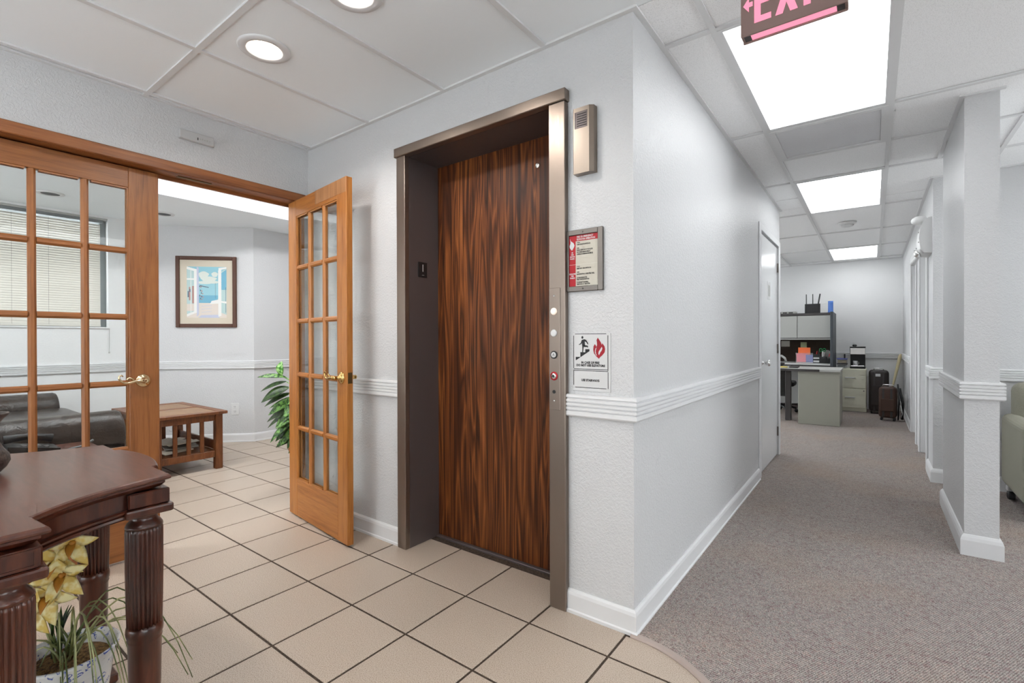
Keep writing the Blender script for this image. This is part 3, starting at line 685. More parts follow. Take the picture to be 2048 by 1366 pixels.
# ------------------------------------------------------------ French doors
LW, LT, LZ0, LZ1 = 0.787, 0.036, 0.012, 2.045
def lever(parent, u, z, dirn, front, metal):
    """rose, neck and scrolled lever; front = -1 for the local -y face"""
    y0 = 0.0 if front < 0 else LT; s_ = front
    M = Matrix.Translation((u, y0, z)) @ Matrix.Rotation(PI/2 if front < 0 else -PI/2, 4, 'X')
    mb = MB(); mb.sm = True; mb.lathe((0, 0), [(0.034, 0), (0.034, 0.003), (0.031, 0.007), (0.022, 0.011), (0.013, 0.016), (0.011, 0.042), (0.013, 0.047), (0.008, 0.052)], 28); mb.xf(M)
    h = obj('lever_handle', mb, metal, parent, local=True); ORG[h.name] = Vector((0, 0, 0))
    yy = y0+s_*0.045; d = dirn
    pts = [(u, yy, z), (u+d*0.02, yy, z+0.002), (u+d*0.045, yy, z+0.001), (u+d*0.07, yy, z-0.006), (u+d*0.09, yy, z-0.006), (u+d*0.105, yy, z+0.004), (u+d*0.114, yy, z+0.018), (u+d*0.112, yy, z+0.030), (u+d*0.103, yy, z+0.034), (u+d*0.097, yy, z+0.027)]
    mb = MB(); mb.sm = True; mb.tube(pts, [0.010, 0.0095, 0.008, 0.007, 0.006, 0.0055, 0.005, 0.0045, 0.004, 0.003], 10); obj('lever', mb, metal, h, local=True)
    mb = MB(); mb.sm = True; mb.tube([(u+d*0.050, yy, z+0.004), (u+d*0.060, yy, z+0.016), (u+d*0.072, yy, z+0.020), (u+d*0.080, yy, z+0.013), (u+d*0.075, yy, z+0.006)], 0.004, 8); obj('scroll', mb, metal, h, local=True)
    return h
def french_leaf(name, label, loc, rotz, wv, wc, metal, stile_w):
    t = thing(name, label, 'door', loc, rotz); t['kind'] = 'structure'
    c = 0.002; gz0, gz1 = 0.252, 1.940; s0, s1 = stile_w
    obj('stile', MB().cbox(0, s0, 0, LT, LZ0, LZ1, c), wv, t, local=True)
    obj('stile', MB().cbox(LW-s1, LW, 0, LT, LZ0, LZ1, c), wv, t, local=True)
    obj('rail', MB().cbox(s0+0.0003, LW-s1-0.0003, 0.0004, LT-0.0004, LZ0, gz0, c), wc, t, local=True)
    obj('rail', MB().cbox(s0+0.0003, LW-s1-0.0003, 0.0004, LT-0.0004, gz1, LZ1, c), wc, t, local=True)
    mw = 0.030; pw = (LW-s0-s1-2*mw)/3; ph = (gz1-gz0-4*mw)/5
    def bar(x0, x1, z0, z1, vert):
        m_ = MB(); e = 0.009                        # muntin with a chamfered profile
        if vert: sec = [(x0, 0.012), (x0+e, 0.003), (x1-e, 0.003), (x1, 0.012), (x1, LT-0.012), (x1-e, LT-0.003), (x0+e, LT-0.003), (x0, LT-0.012)]; m_.rings([[(p[0], p[1], z) for p in sec] for z in (z0, z1)])
        else: sec = [(0.012, z0), (0.003, z0+e), (0.003, z1-e), (0.012, z1), (LT-0.012, z1), (LT-0.003, z1-e), (LT-0.003, z0+e), (LT-0.012, z0)]; m_.rings([[(x, p[0], p[1]) for p in sec] for x in (x0, x1)])
        return m_
    for k in range(2):
        x = s0+pw*(k+1)+mw*k; obj('muntin', bar(x, x+mw, gz0+0.0005, gz1-0.0005, True), wv, t, local=True)
    for r in range(4):
        z = gz0+ph*(r+1)+mw*r
        for k in range(3):
            x = s0+(pw+mw)*k; obj('muntin', bar(x+0.0006, x+pw-0.0006, z, z+mw, False), wc, t, local=True)
    bead = 0.008
    for r in range(5):
        z = gz0+(ph+mw)*r
        for k in range(3):
            x = s0+(pw+mw)*k
            obj('pane', MB().box(x+0.0004, x+pw-0.0004, LT/2-0.0015, LT/2+0.0015, z+0.0004, z+ph-0.0004), 'glass', t, local=True)
    bm_ = MB()                                        # glazing bead round the glazed field, both faces
    for y0, y1 in ((0.004, 0.013), (LT-0.013, LT-0.004)):
        bm_.box(s0+0.0005, s0+bead, y0, y1, gz0+0.001, gz1-0.001); bm_.box(LW-s1-bead, LW-s1-0.0005, y0, y1, gz0+0.001, gz1-0.001)
    obj('glazing_bead', bm_, wv, t, local=True)
    bm_ = MB()
    for y0, y1 in ((0.004, 0.013), (LT-0.013, LT-0.004)):
        for k in range(3):
            x = s0+(pw+mw)*k; bm_.box(x+bead+0.001, x+pw-bead, y0, y1, gz0+0.0005, gz0+bead); bm_.box(x+bead+0.001, x+pw-bead, y0, y1, gz1-bead, gz1-0.0005)
    obj('glazing_bead', bm_, wc, t, local=True)
    return t
dl = french_leaf('door_1', 'closed left leaf of the glazed wooden double doors', (-3.090, 0.160, 0), PI/2, 'fir_backlit', 'fir_backlit_cross', 'brass_pale', (0.125, 0.130))
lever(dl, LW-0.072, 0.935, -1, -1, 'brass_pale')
da = obj('astragal', MB().cbox(LW-0.022, LW+0.012, LT, LT+0.014, LZ0, LZ1, 0.003), 'fir_backlit', dl, local=True)
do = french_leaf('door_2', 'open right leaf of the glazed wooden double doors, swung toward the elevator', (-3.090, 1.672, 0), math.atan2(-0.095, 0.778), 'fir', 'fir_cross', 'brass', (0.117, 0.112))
lever(do, LW-0.060, 0.935, -1, -1, 'brass'); lever(do, LW-0.060, 0.935, -1, 1, 'brass')
obj('latch_plate', MB().cbox(LW-0.001, LW+0.002, LT/2-0.0125, LT/2+0.0125, 0.905, 0.965, 0.0008), 'brass_dull', do, local=True)
obj('bare_wood_patch', MB().cbox(0.40, LW-0.002, -0.0006, 0.0005, 1.962, LZ1-0.0003, 0.0002), 'fir_bare', do, local=True)['label'] = 'unvarnished strip along the top rail'
for z in (0.25, 1.05, 1.85): obj('hinge', MB().cbox(-0.002, 0.006, LT-0.004, LT+0.008, z-0.045, z+0.045, 0.002), 'brass_dull', do, local=True)
fc = thing('door_frame', 'brown wooden frame around the glazed double doors', 'door frame', (FX, 0.93, 0)); fc['kind'] = 'structure'
e = 0.018
obj('head_casing', MB().cbox(FX+0.0005, FX+e, FO0-0.055, 1.752, 2.052, 2.108, 0.004), 'fir_casing', fc)
obj('side_casing', MB().cbox(FX+0.0005, FX+e, FO0-0.055, FO0+0.002, 0.0, 2.0515, 0.004), 'fir_backlit', fc)
obj('head_jamb', MB().box(FX-0.12, FX, FO0, FO1, 2.0525, FOZ), 'fir_casing', fc)
obj('door_stop', MB().box(FX-0.115, FX-0.099, FO0+0.02, FO1-0.02, 2.036, 2.0525), 'fir_casing', fc)
obj('side_jamb', MB().box(FX-0.125, FX+0.001, FO1-0.028, FO1, 0.001, 2.052), 'fir', fc)
obj('side_jamb', MB().box(FX-0.125, FX+0.001, FO0, FO0+0.028, 0.001, 2.052), 'fir_backlit', fc)
obj('strike_plate', MB().cbox(FX-0.06, FX-0.03, 1.03, 1.20, 2.0485, 2.0524, 0.001), 'brass_dull', fc)
obj('reducer', MB().box(FX-0.118, FX-0.002, FO0+0.028, FO1-0.028, -0.004, 0.0005), 'grout', fc) if False else None

# ------------------------------------------------------------ hall door
d3 = thing('door_3', 'white flush door in the hall wall with a round metal knob', 'door', (HX, 4.9, 0)); d3['kind'] = 'structure'
obj('slab', MB().cbox(HX-0.045, HX-0.010, HD0+0.016, HD1-0.012, 0.014, HDZ-0.012, 0.002), 'door_white', d3)
for y0, y1 in ((HD0-0.085, HD0+0.004), (HD1-0.004, HD1+0.072)): obj('casing', MB().cbox(HX+0.0005, HX+0.009, y0, y1, 0, 2.10, 0.003), 'trim_white', d3)
obj('casing', MB().cbox(HX+0.0005, HX+0.009, HD0+0.0045, HD1-0.0045, HDZ-0.004, 2.10, 0.003), 'trim_white', d3)
mb = MB(); mb.sm = True; mb.lathe((0, 0), [(0.032, 0), (0.032, 0.004), (0.02, 0.010), (0.012, 0.016), (0.012, 0.035), (0.020, 0.042), (0.028, 0.055), (0.027, 0.066), (0.018, 0.074), (0.006, 0.076)], 24)
mb.xf(Matrix.Translation((HX-0.010, HD0+0.075, 0.945)) @ Matrix.Rotation(PI/2, 4, 'Y')); obj('knob', mb, 'chrome', d3)
for z in (0.24, 1.05, 1.84): obj('hinge', MB().cbox(HX-0.012, HX+0.004, HD1-0.018, HD1-0.006, z-0.045, z+0.045, 0.002), 'steel_frame', d3)
nt_ = obj('notice', MB().cbox(HX-0.0102, HX-0.0085, 4.82, 4.98, 1.50, 1.66, 0.0003), 'sign_white', d3); nt_['label'] = 'small faded paper notice on the door'
obj('notice_print', MB().box(HX-0.0085, HX-0.0082, 4.845, 4.955, 1.53, 1.63), 'laminate_grey', nt_)
# recessed doors of the right wall
for n_, (a, b_) in enumerate(((5.52, 6.32), (6.82, 7.62))):
    d = thing('door_%d' % (4+n_), ['white door recessed in the right hall wall under the emergency light', 'white door recessed in the right hall wall nearest the office'][n_], 'door', (RX+0.1, (a+b_)/2, 0)); d['kind'] = 'structure'
    obj('slab', MB().cbox(RX+0.085, RX+0.12, a+0.02, b_-0.02, 0.012, 2.05, 0.002), 'door_white', d)
    for y0, y1 in ((a-0.06, a+0.003), (b_-0.003, b_+0.06)): obj('casing', MB().cbox(RX-0.014, RX-0.0005, y0, y1, 0, 2.12, 0.003), 'trim_white', d)
    obj('casing', MB().cbox(RX-0.014, RX-0.0005, a+0.004, b_-0.004, 2.056, 2.12, 0.003), 'trim_white', d)
    for y0, y1 in ((a, a+0.018), (b_-0.018, b_)): obj('jamb', MB().box(RX, RX+0.135, y0, y1, 0.008, 2.058), 'trim_white', d)
    for z in (0.3, 1.05, 1.8): obj('hinge', MB().cbox(RX+0.070, RX+0.086, b_-0.026, b_-0.017, z-0.04, z+0.04, 0.002), 'steel_frame', d)

# ------------------------------------------------------------ wall fittings on the elevator wall
R_, U_ = (1, 0, 0), (0, 0, 1)
t = thing('hall_lantern', 'brushed steel elevator lantern box high on the wall beside the door', 'wall lamp', (-0.945, EY, 1.95))
mb = MB(); mb.prism([(-0.986, EY-0.0005), (-0.986, 1.744), (-0.983, 1.741), (-0.912, 1.741), (-0.896, 1.752), (-0.894, EY-0.0005)], 1.822, 2.089); obj('housing', mb, 'steel_lantern', t)
g = obj('grille_plate', MB().box(-0.9775, -0.920, 1.7402, 1.7409, 2.005, 2.072), 'steel_dark', t)
mb = MB()
for k in range(6): mb.box(-0.966, -0.923, 1.7398, 1.7402, 2.012+k*0.0095, 2.0155+k*0.0095)
mb.box(-0.9745, -0.9735, 1.7398, 1.7402, 2.008, 2.069); obj('grille_slots', mb, 'black_matte', g)

# framed operation sign
t = thing('framed_sign', 'steel framed red and cream notice of elevator fire operation', 'sign', (-0.955, EY, 1.472))
x0, x1, z0, z1 = -1.044, -0.866, 1.344, 1.600; w = 0.022; yf, yb = EY-0.012, EY-0.0005
for q in ((x0, x0+w, z0, z1), (x1-w, x1, z0, z1)): obj('frame_side', MB().cbox(q[0], q[1], yf, yb, q[2], q[3], 0.002), 'steel_frame', t)
for q in ((x0+w+0.0002, x1-w-0.0002, z0, z0+w), (x0+w+0.0002, x1-w-0.0002, z1-w, z1)): obj('frame_side', MB().cbox(q[0], q[1], yf, yb, q[2], q[3], 0.002), 'steel_frame', t)
ax0, ax1, az0, az1 = x0+w, x1-w, z0+w, z1-w; W_, H_ = ax1-ax0, az1-az0
sp = obj('sign_sheet', MB().box(ax0, ax1, EY-0.006, EY-0.003, az0, az1), 'sign_cream', t)
yp = EY-0.0062
mb = MB(); flat(mb, [(0, H_), (0, H_*0.0), (W_*0.23, 0), (W_*0.23, H_*0.885), (W_, H_*0.885), (W_, H_)], (ax0, yp, az0), R_, U_); obj('red_field', mb, 'sign_red', sp, fix=False)
mb = MB(); flat(mb, [(0, H_*0.425), (W_, H_*0.425), (W_, H_*0.430), (0, H_*0.430)], (ax0, yp-0.0002, az0), R_, U_); obj('divider_line', mb, 'note_white', sp, fix=False)
mb = MB(); flat(mb, [(0.03, 0.955), (0.06, 0.90), (0.15, 0.86), (0.19, 0.81), (0.17, 0.77), (0.10, 0.71), (0.03, 0.76), (0.01, 0.80), (0.05, 0.86)], (0, 0, 0), R_, U_); mb.v = [(ax0+p[0]*W_, yp-0.0002, az0+p[2]*H_) for p in mb.v]; obj('flame_emblem', mb, 'sign_white', sp, fix=False)
def sline(s_, fx, fz, size, mat='print_black', al='LEFT', sx=0.8): text('lettering', s_, size, (ax0+fx*W_, yp-0.0004, az0+fz*H_), R_, U_, mat, sp, al, sx, bold=0.035)
sline('FIRE OR EMERGENCY', 0.27, 0.965, 0.0105, 'sign_white', 'LEFT', 0.76); sline('ELEVATOR OPERATION', 0.27, 0.915, 0.0105, 'sign_white', 'LEFT', 0.76)
for s_, z in (('IN', .665), ('FIRE', .625), ('SERVICE', .585), ('PHASE I', .545)): sline(s_, 0.115, z, 0.008, 'sign_white', 'CENTER')
for s_, z in (('ELEVATOR', .245), ('FIRE', .205), ('PHASE II', .165)): sline(s_, 0.115, z, 0.008, 'sign_white', 'CENTER')
for s_, z in (('TO CALL:', .855), ('TURN ELEVATOR SWITCH ON', .815), ('WHEN:', .745), ('RECALL ELEVATOR TO THIS FLOOR', .705), ('ALL DOORS REMAIN OPEN AT', .665), ('LANDING TO PREPARE FOR RESCUE', .625),
              ('TO RUN:', .385), ('INSERT KEY, TURN SWITCH ON', .345), ('WHEN:', .275), ('RUN ELEVATOR AT OPERATING PANEL', .235), ('AT EACH FLOOR STOP,', .165), ('HOLD THE DOOR BUTTON', .130), ('TO RETURN TO NORMAL,', .075), ('REMOVE KEY AT THIS FLOOR', .038)):
    sline(s_, 0.27, z, 0.0082 if ':' not in s_ else 0.0065, 'print_black', 'LEFT', 0.56)
for z in (z0+w/2, z1-w/2):
    mb = MB(); mb.sm = True; mb.lathe((0, 0), [(0.003, 0), (0.003, 0.001), (0.0015, 0.002)], 12); mb.xf(Matrix.Translation(((x0+x1)/2, yf, z)) @ Matrix.Rotation(PI/2, 4, 'X')); obj('screw', mb, 'charcoal', t)

# fire stairs sign
t = thing('stairs_sign', 'white fire sign with a running figure on stairs and a red flame', 'sign', (-0.922, EY, 1.05))
sx0, sx1, sz0, sz1 = -1.007, -0.836, 0.932, 1.171
sp = obj('plate', MB().cbox(sx0, sx1, EY-0.003, EY-0.0004, sz0, sz1, 0.0008), 'sign_white', t)
yp = EY-0.0034
def S(px, py): return (sx0+(px-100)/750*(sx1-sx0), yp, sz1-(py-90)/1210*(sz1-sz0))
def spoly(mb, pts):
    n = len(mb.v); mb.v += [S(*p) for p in pts]; mb.face(range(n, n+len(pts)))
mb = MB()
for q in ((112, 124, 140, 830), (795, 808, 140, 860), (145, 770, 100, 112), (118, 805, 836, 848), (112, 124, 862, 1185), (797, 808, 890, 1230), (118, 805, 868, 880), (145, 770, 1222, 1234)):
    spoly(mb, [(q[0], q[2]), (q[0], q[3]), (q[1], q[3]), (q[1], q[2])])
obj('border', mb, 'print_black', sp, fix=False)
mb = MB()
spoly(mb, [(297+21*math.cos(a), 180-29*math.sin(a)) for a in (2*PI*k/16 for k in range(16))])
for P in ([(282, 232), (345, 216), (350, 350), (292, 360)], [(285, 232), (262, 300), (222, 325), (225, 338), (275, 320), (300, 262)], [(340, 216), (375, 235), (412, 300), (410, 325), (400, 322), (382, 285), (345, 260)],
          [(292, 350), (330, 350), (318, 420), (310, 490), (292, 490), (296, 420)], [(325, 340), (400, 350), (412, 362), (408, 395), (398, 392), (392, 378), (330, 382)], [(158, 590), (255, 590), (255, 490), (355, 490), (355, 425), (440, 425), (440, 465), (160, 665)]): spoly(mb, P)
obj('stairs_figure', mb, 'print_black', sp, fix=False)
mb = MB()
spoly(mb, [(605, 185), (640, 240), (668, 290), (682, 335), (692, 298), (735, 360), (748, 420), (738, 485), (692, 548), (648, 588), (628, 620), (575, 570), (530, 510), (515, 440), (520, 370), (545, 318), (568, 345), (578, 380), (590, 330), (588, 280), (580, 240)])
fm_ = obj('flame', mb, 'flame_red', sp, fix=False)
mb = MB(); yp -= 0.0002
spoly(mb, [(683, 372), (694, 400), (684, 446), (655, 488), (630, 545), (616, 520), (622, 472), (652, 425)]); spoly(mb, [(580, 385), (572, 425), (562, 462), (572, 520), (592, 562), (566, 540), (550, 492), (550, 450), (562, 408)])
obj('flame_gap', mb, 'sign_white', sp, fix=False); yp += 0.0002
def fl(s_, px, py, size, sx=0.9): p = S(px, py); text('lettering', s_, size, (p[0], yp-0.0003, p[2]), R_, U_, 'print_black', sp, 'CENTER', sx, bold=0.05)
fl('IN CASE OF FIRE', 455, 706, 0.0125); fl('DO NOT USE ELEVATORS', 460, 765, 0.0125); fl('USE STAIRWAYS', 455, 1075, 0.0125)

# exit sign
t = thing('exit_sign', 'hanging illuminated exit sign with pink red letters and left arrow', 'sign', (-0.215, 1.86, CZ-0.012))
ex0, ex1, ey0, ey1, ez0, ez1 = -0.369, -0.061, 1.836, 1.886, 2.198, 2.395
hs = MB(); hs.cbox(ex0, ex1, ey0, ey0+0.008, ez0, ez1, 0.002); hs.cbox(ex0, ex1, ey1-0.008, ey1, ez0-0.004, ez1, 0.002)
hs.box(ex0, ex0+0.008, ey0+0.008, ey1-0.008, ez0+0.004, ez1); hs.box(ex1-0.008, ex1, ey0+0.008, ey1-0.008, ez0+0.004, ez1); hs.box(ex0+0.008, ex1-0.008, ey0+0.008, ey1-0.008, ez1-0.01, ez1)
obj('housing', hs, 'exit_housing', t)
obj('downlight_lens', MB().box(ex0+0.03, ex1-0.03, ey0+0.009, ey1-0.009, ez0+0.002, ez0+0.006), 'exit_glow', t)
obj('lens_end', MB().box(ex0+0.009, ex0+0.0295, ey0+0.009, ey1-0.009, ez0+0.001, ez0+0.008), 'charcoal', t)
obj('lens_end', MB().box(ex1-0.0295, ex1-0.009, ey0+0.009, ey1-0.009, ez0+0.001, ez0+0.008), 'charcoal', t)
obj('canopy', MB().cbox(-0.30, -0.13, 1.842, 1.880, ez1, CZ-0.0125, 0.003), 'exit_housing', t)
def letter(polys, x):
    m_ = MB()
    for P in polys: flat(m_, [(x+a, b_) for a, b_ in P], (0, ey0-0.0006, ez0+0.034), R_, U_)
    obj('letter', m_, 'exit_glow', t, fix=False)
h, s_ = 0.140, 0.020
letter([[(0, 0), (s_, 0), (s_, h), (0, h)], [(s_, 0), (0.052, 0), (0.052, s_), (s_, s_)], [(s_, 0.06), (0.046, 0.06), (0.046, 0.06+s_), (s_, 0.06+s_)], [(s_, h-s_), (0.052, h-s_), (0.052, h), (s_, h)]], -0.326)
letter([[(0, 0), (0.022, 0), (0.066, h), (0.044, h)], [(0.044, 0), (0.066, 0), (0.022, h), (0, h)]], -0.262)
letter([[(0, 0), (s_, 0), (s_, h), (0, h)]], -0.180)
letter([[(0.019, 0), (0.039, 0), (0.039, h-s_), (0.019, h-s_)], [(0, h-s_), (0.058, h-s_), (0.058, h), (0, h)]], -0.146)
letter([[(0, 0.07), (0.018, 0.045), (0.018, 0.095)], [(0.018, 0.062), (0.030, 0.062), (0.030, 0.078), (0.018, 0.078)]], -0.361)

# sensor over the doors
t = thing('door_sensor', 'small white plastic sensor box above the glazed doors', 'sensor', (FX, 1.11, 2.27))
obj('case', MB().cbox(FX+0.0005, FX+0.028, 1.020, 1.192, 2.247, 2.297, 0.004, 2), 'plastic_grey', t)
mb = MB()
for k in range(5): mb.box(FX+0.0279, FX+0.0284, 1.115+k*0.012, 1.122+k*0.012, 2.264, 2.270+0.003*(k % 2))
obj('marking', mb, 'laminate_grey', t); obj('lens', MB().cbox(FX+0.026, FX+0.0290, 1.105, 1.110, 2.258, 2.272, 0.0006), 'charcoal', t)

# emergency light
t = thing('emergency_light', 'white twin head emergency light on the right hall wall', 'light', (RX, 5.27, 1.98))
mb = MB(); mb.sm = True
pr = [(RX-0.0005, 1.835), (RX-0.05, 1.842), (RX-0.072, 1.88), (RX-0.082, 1.96), (RX-0.075, 2.04), (RX-0.05, 2.11), (RX-0.02, 2.125), (RX-0.0005, 2.125)]
mb.sm = False; mb.rings([[(p[0], y, p[1]) for p in pr] for y in (5.13, 5.42)]); obj('case', mb, 'plastic_white', t)
mb = MB(); mb.sm = True; mb.sphere((RX-0.075, 5.20, 2.115), (0.055, 0.045, 0.038)); obj('lamp_head', mb, 'plastic_white', t)
mb = MB(); mb.sm = True; mb.tube([(RX-0.06, 5.20, 1.865), (RX-0.085, 5.195, 1.845)], [0.022, 0.040], 20); h_ = obj('lamp_head', mb, 'plastic_white', t)
mb = MB(); mb.sm = True; mb.sphere((RX-0.087, 5.194, 1.843), (0.026, 0.034, 0.030)); obj('lens', mb, 'chrome', h_)
mb = MB(); mb.sm = True; mb.tube([(RX-0.07, 5.34, 1.86), (RX-0.10, 5.36, 1.80), (RX-0.115, 5.37, 1.775)], [0.016, 0.020, 0.022], 16); obj('lamp_head', mb, 'plastic_white', t)
for z in (1.93, 2.01): obj('test_button', MB().cbox(RX-0.085, RX-0.079, 5.17, 5.18, z, z+0.01, 0.001), 'laminate_grey', t)

# outlet on the diagonal wall; light-weight fittings there use the wall's own axes
DP = Vector((-5.62, 2.63, 0)); DD = Vector((1, 1, 0)).normalized(); DN = Vector((1, -1, 0)).normalized()
DM = Matrix(((DD.x, -DN.x, 0, DP.x), (DD.y, -DN.y, 0, DP.y), (0, 0, 1, 0), (0, 0, 0, 1)))   # local x along wall, -y out of the wall
def wobj(name, mb, mat, par, **k): mb.xf(DM); return obj(name, mb, mat, par, **k)
p = DM @ Vector((-0.2, 0, 0.37)); t = thing('wall_outlet', 'white double power outlet low on the lounge wall', 'outlet', p)
wobj('cover_plate', MB().cbox(-0.242, -0.160, -0.006, -0.0004, 0.305, 0.438, 0.002), 'plastic_white', t)
for z in (0.345, 0.398):
    s2 = wobj('socket', MB().cbox(-0.218, -0.184, -0.008, -0.006, z-0.017, z+0.017, 0.001), 'plastic_white', t)
    mb = MB(); mb.box(-0.209, -0.206, -0.0084, -0.008, z-0.004, z+0.007); mb.box(-0.196, -0.193, -0.0084, -0.008, z-0.004, z+0.007); mb.box(-0.203, -0.199, -0.0084, -0.008, z-0.012, z-0.008); wobj('socket_slots', mb, 'charcoal', s2)
# framed painting
p = DM @ Vector((-0.49, 0, 1.69)); t = thing('framed_picture', 'walnut framed watercolour of an open window over the sea', 'picture', p)
a0, a1, b0, b1, fw_ = -0.803, -0.176, 1.291, 2.083, 0.040
for q in ((a0, a0+fw_, b0, b1), (a1-fw_, a1, b0, b1)): wobj('frame_side', MB().cbox(q[0], q[1], -0.026, -0.0004, q[2], q[3], 0.004), 'frame_walnut', t)
for q in ((a0+fw_+0.0003, a1-fw_-0.0003, b0, b0+fw_), (a0+fw_+0.0003, a1-fw_-0.0003, b1-fw_, b1)): wobj('frame_side', MB().cbox(q[0], q[1], -0.026, -0.0004, q[2], q[3], 0.004), 'frame_walnut', t)
mt_ = wobj('mat_board', MB().box(a0+fw_, a1-fw_, -0.012, -0.002, b0+fw_, b1-fw_), 'mat_cream', t)
iw0, iw1, iz0, iz1 = a0+0.112, a1-0.105, b0+0.108, b1-0.115
cols = ['paint_sky', 'paint_cloud', 'water', 'water_deep', 'paint_sand', 'paint_white', 'paint_lilac', 'paint_rust', 'paint_slate', 'paint_glass']
mb = MB(); lift = [0.0]
def pa(ci, pts):
    lift[0] += 0.00004; mb.mat(ci); n = len(mb.v)
    mb.v += [(iw0+u*(iw1-iw0), -0.0122-lift[0], iz0+v_*(iz1-iz0)) for u, v_ in pts]; mb.face(range(n, n+len(pts)))
def rect(ci, u0, u1, v0, v1): pa(ci, [(u0, v0), (u1, v0), (u1, v1), (u0, v1)])
rect(0, 0, 1, 0.62, 1); rect(2, 0, 1, 0.38, 0.66); rect(3, 0.3, 0.78, 0.28, 0.44); rect(4, 0, 1, 0, 0.29)
for u, v_, ru, rv in ((0.42, .84, .13, .07), (0.55, .76, .2, .05), (0.7, .85, .08, .05), (0.45, .69, .2, .03), (0.66, .70, .15, .03)): pa(1, [(u+ru*math.cos(a)*(1+.12*math.sin(5*a)), v_+rv*math.sin(a)) for a in (2*PI*k/20 for k in range(20))])
for u, v_ in ((0.31, .60), (0.33, .52), (0.35, .47), (0.31, .42), (0.36, .40), (0.33, .36)): rect(8, u, u+0.025, v_, v_+0.03); rect(7, u+0.03, u+0.06, v_-0.01, v_+0.012)
pa(8, [(0.33, .62), (0.55, .585), (0.55, .60), (0.33, .64)]); rect(8, 0.715, 0.722, 0.38, 0.68)
pa(5, [(0.58, .27), (0.62, .33), (0.80, .36), (0.80, .28)]); pa(6, [(0.28, 0), (0.82, 0), (0.80, .06), (0.36, .05)])
for v_ in (0.10, 0.16, 0.22): pa(6, [(0.36, v_), (0.62, v_+0.02), (0.62, v_+0.027), (0.36, v_+0.007)])
pa(9, [(0, 0.05), (0.22, 0.12), (0.22, 0.93), (0, 0.99)]); rect(7, 0.05, 0.09, 0.34, 0.60); rect(8, 0.06, 0.10, 0.50, 0.56); rect(7, 0.13, 0.19, 0.28, 0.62); rect(8, 0.02, 0.05, 0.40, 0.52); rect(4, 0, 0.2, 0.13, 0.27)
pa(5, [(0.18, 0.08), (0.25, 0.10), (0.25, 0.95), (0.18, 0.93)]); pa(5, [(0, 0.02), (0.24, 0.10), (0.24, 0.14), (0, 0.07)]); pa(5, [(0, 0.95), (0.24, 0.90), (0.24, 0.95), (0, 1.0)]); rect(5, 0, 0.2, 0.74, 0.77); rect(5, 0.095, 0.11, 0.1, 0.95)
pa(6, [(0.25, 0.02), (0.30, 0.06), (0.30, 0.98), (0.25, 1.0)])
pa(9, [(0.86, 0.10), (1, 0.06), (1, 0.98), (0.86, 0.90)]); pa(3, [(0.87, .55), (1, .55), (1, .95), (0.87, .88)]); rect(8, 0.975, 0.985, 0.1, 0.6); pa(5, [(0.79, 0.02), (0.87, 0.04), (0.87, 0.96), (0.79, 0.93)]); pa(5, [(0.80, 0.93), (1, 0.97), (1, 1), (0.80, 0.98)]); pa(5, [(0.85, 0.30), (1, 0.28), (1, 0.32), (0.85, 0.33)])
wobj('watercolour', mb, cols, mt_, fix=False)

# ------------------------------------------------------------ foyer table
TC = (-1.853, -0.056)
def quad(P):   # quarter outline (x>0,y>0) from the end-face centre to the side-face centre -> full CCW outline
    q1 = P[::-1]                                   # side centre -> end centre (CCW in the first quadrant)
    q2 = [(-x, y) for x, y in P][1:]
    q3 = [(-x, -y) for x, y in P[::-1]][1:]
    q4 = [(x, -y) for x, y in P][1:-1]
    return q1+q2+q3+q4
def concave(a, b_, sag, n=22):
    out = []; d = Vector((b_[0]-a[0], b_[1]-a[1])); nn = Vector((d.y, -d.x)).normalized()*-1
    for k in range(1, n): t_ = k/n; s_ = 4*t_*(1-t_)*sag; out.append((a[0]+d.x*t_-abs(nn.x)*s_, a[1]+d.y*t_-abs(nn.y)*s_))
    return out
PQ = [(0.17*k/14, 0.594-0.026*(k/14)**2) for k in range(15)]+[(0.176, 0.556), (0.310, 0.556), (0.328, 0.482)]
PQ += concave((0.328, 0.482), (0.452, 0.262), 0.019)+[(0.452, 0.262), (0.556, 0.273), (0.556, 0.152)]+[(0.592-0.026*(1-k/14)**2, 0.146*(1-k/14)) for k in range(15)]
OUT = [(TC[0]+x, TC[1]+y) for x, y in quad(PQ)]
tb = thing('foyer_table', 'dark mahogany table with stepped top and reeded legs in the left foreground', 'table', (TC[0], TC[1], 0))
def ring(d, z): return [(p[0], p[1], z) for p in offset_poly(OUT, d)]
mb = MB(); mb.rings([ring(0.006, 0.765), ring(0.001, 0.768), ring(0.0, 0.772), ring(0.002, 0.777), ring(0.006, 0.780)]); obj('tabletop', mb, ['mahogany_top'], tb)
mb = MB(); mb.rings([ring(0.034, 0.7445), ring(0.030, 0.746), ring(0.022, 0.748), ring(0.016, 0.754), ring(0.012, 0.758), ring(0.012, 0.7645)]); obj('top_moulding', mb, 'mahogany', tb)
mb = MB(); mb.rings([ring(0.036, 0.704), ring(0.036, 0.744)]); obj('apron', mb, 'mahogany', tb)
mb = MB(); mb.rings([ring(0.036, 0.680), ring(0.026, 0.6815), ring(0.022, 0.686), ring(0.025, 0.691), ring(0.031, 0.693), ring(0.031, 0.695), ring(0.025, 0.697), ring(0.024, 0.701), ring(0.029, 0.7045), ring(0.036, 0.705)]); obj('apron_moulding', mb, 'mahogany', tb)
LEGS = [(0.265, 0.506), (-0.228, 0.506), (0.506, 0.215), (0.506, -0.215), (0.265, -0.506), (-0.228, -0.506), (-0.506, 0.215), (-0.506, -0.215)]
nre = 26
def reed(t_, i): return 1.0
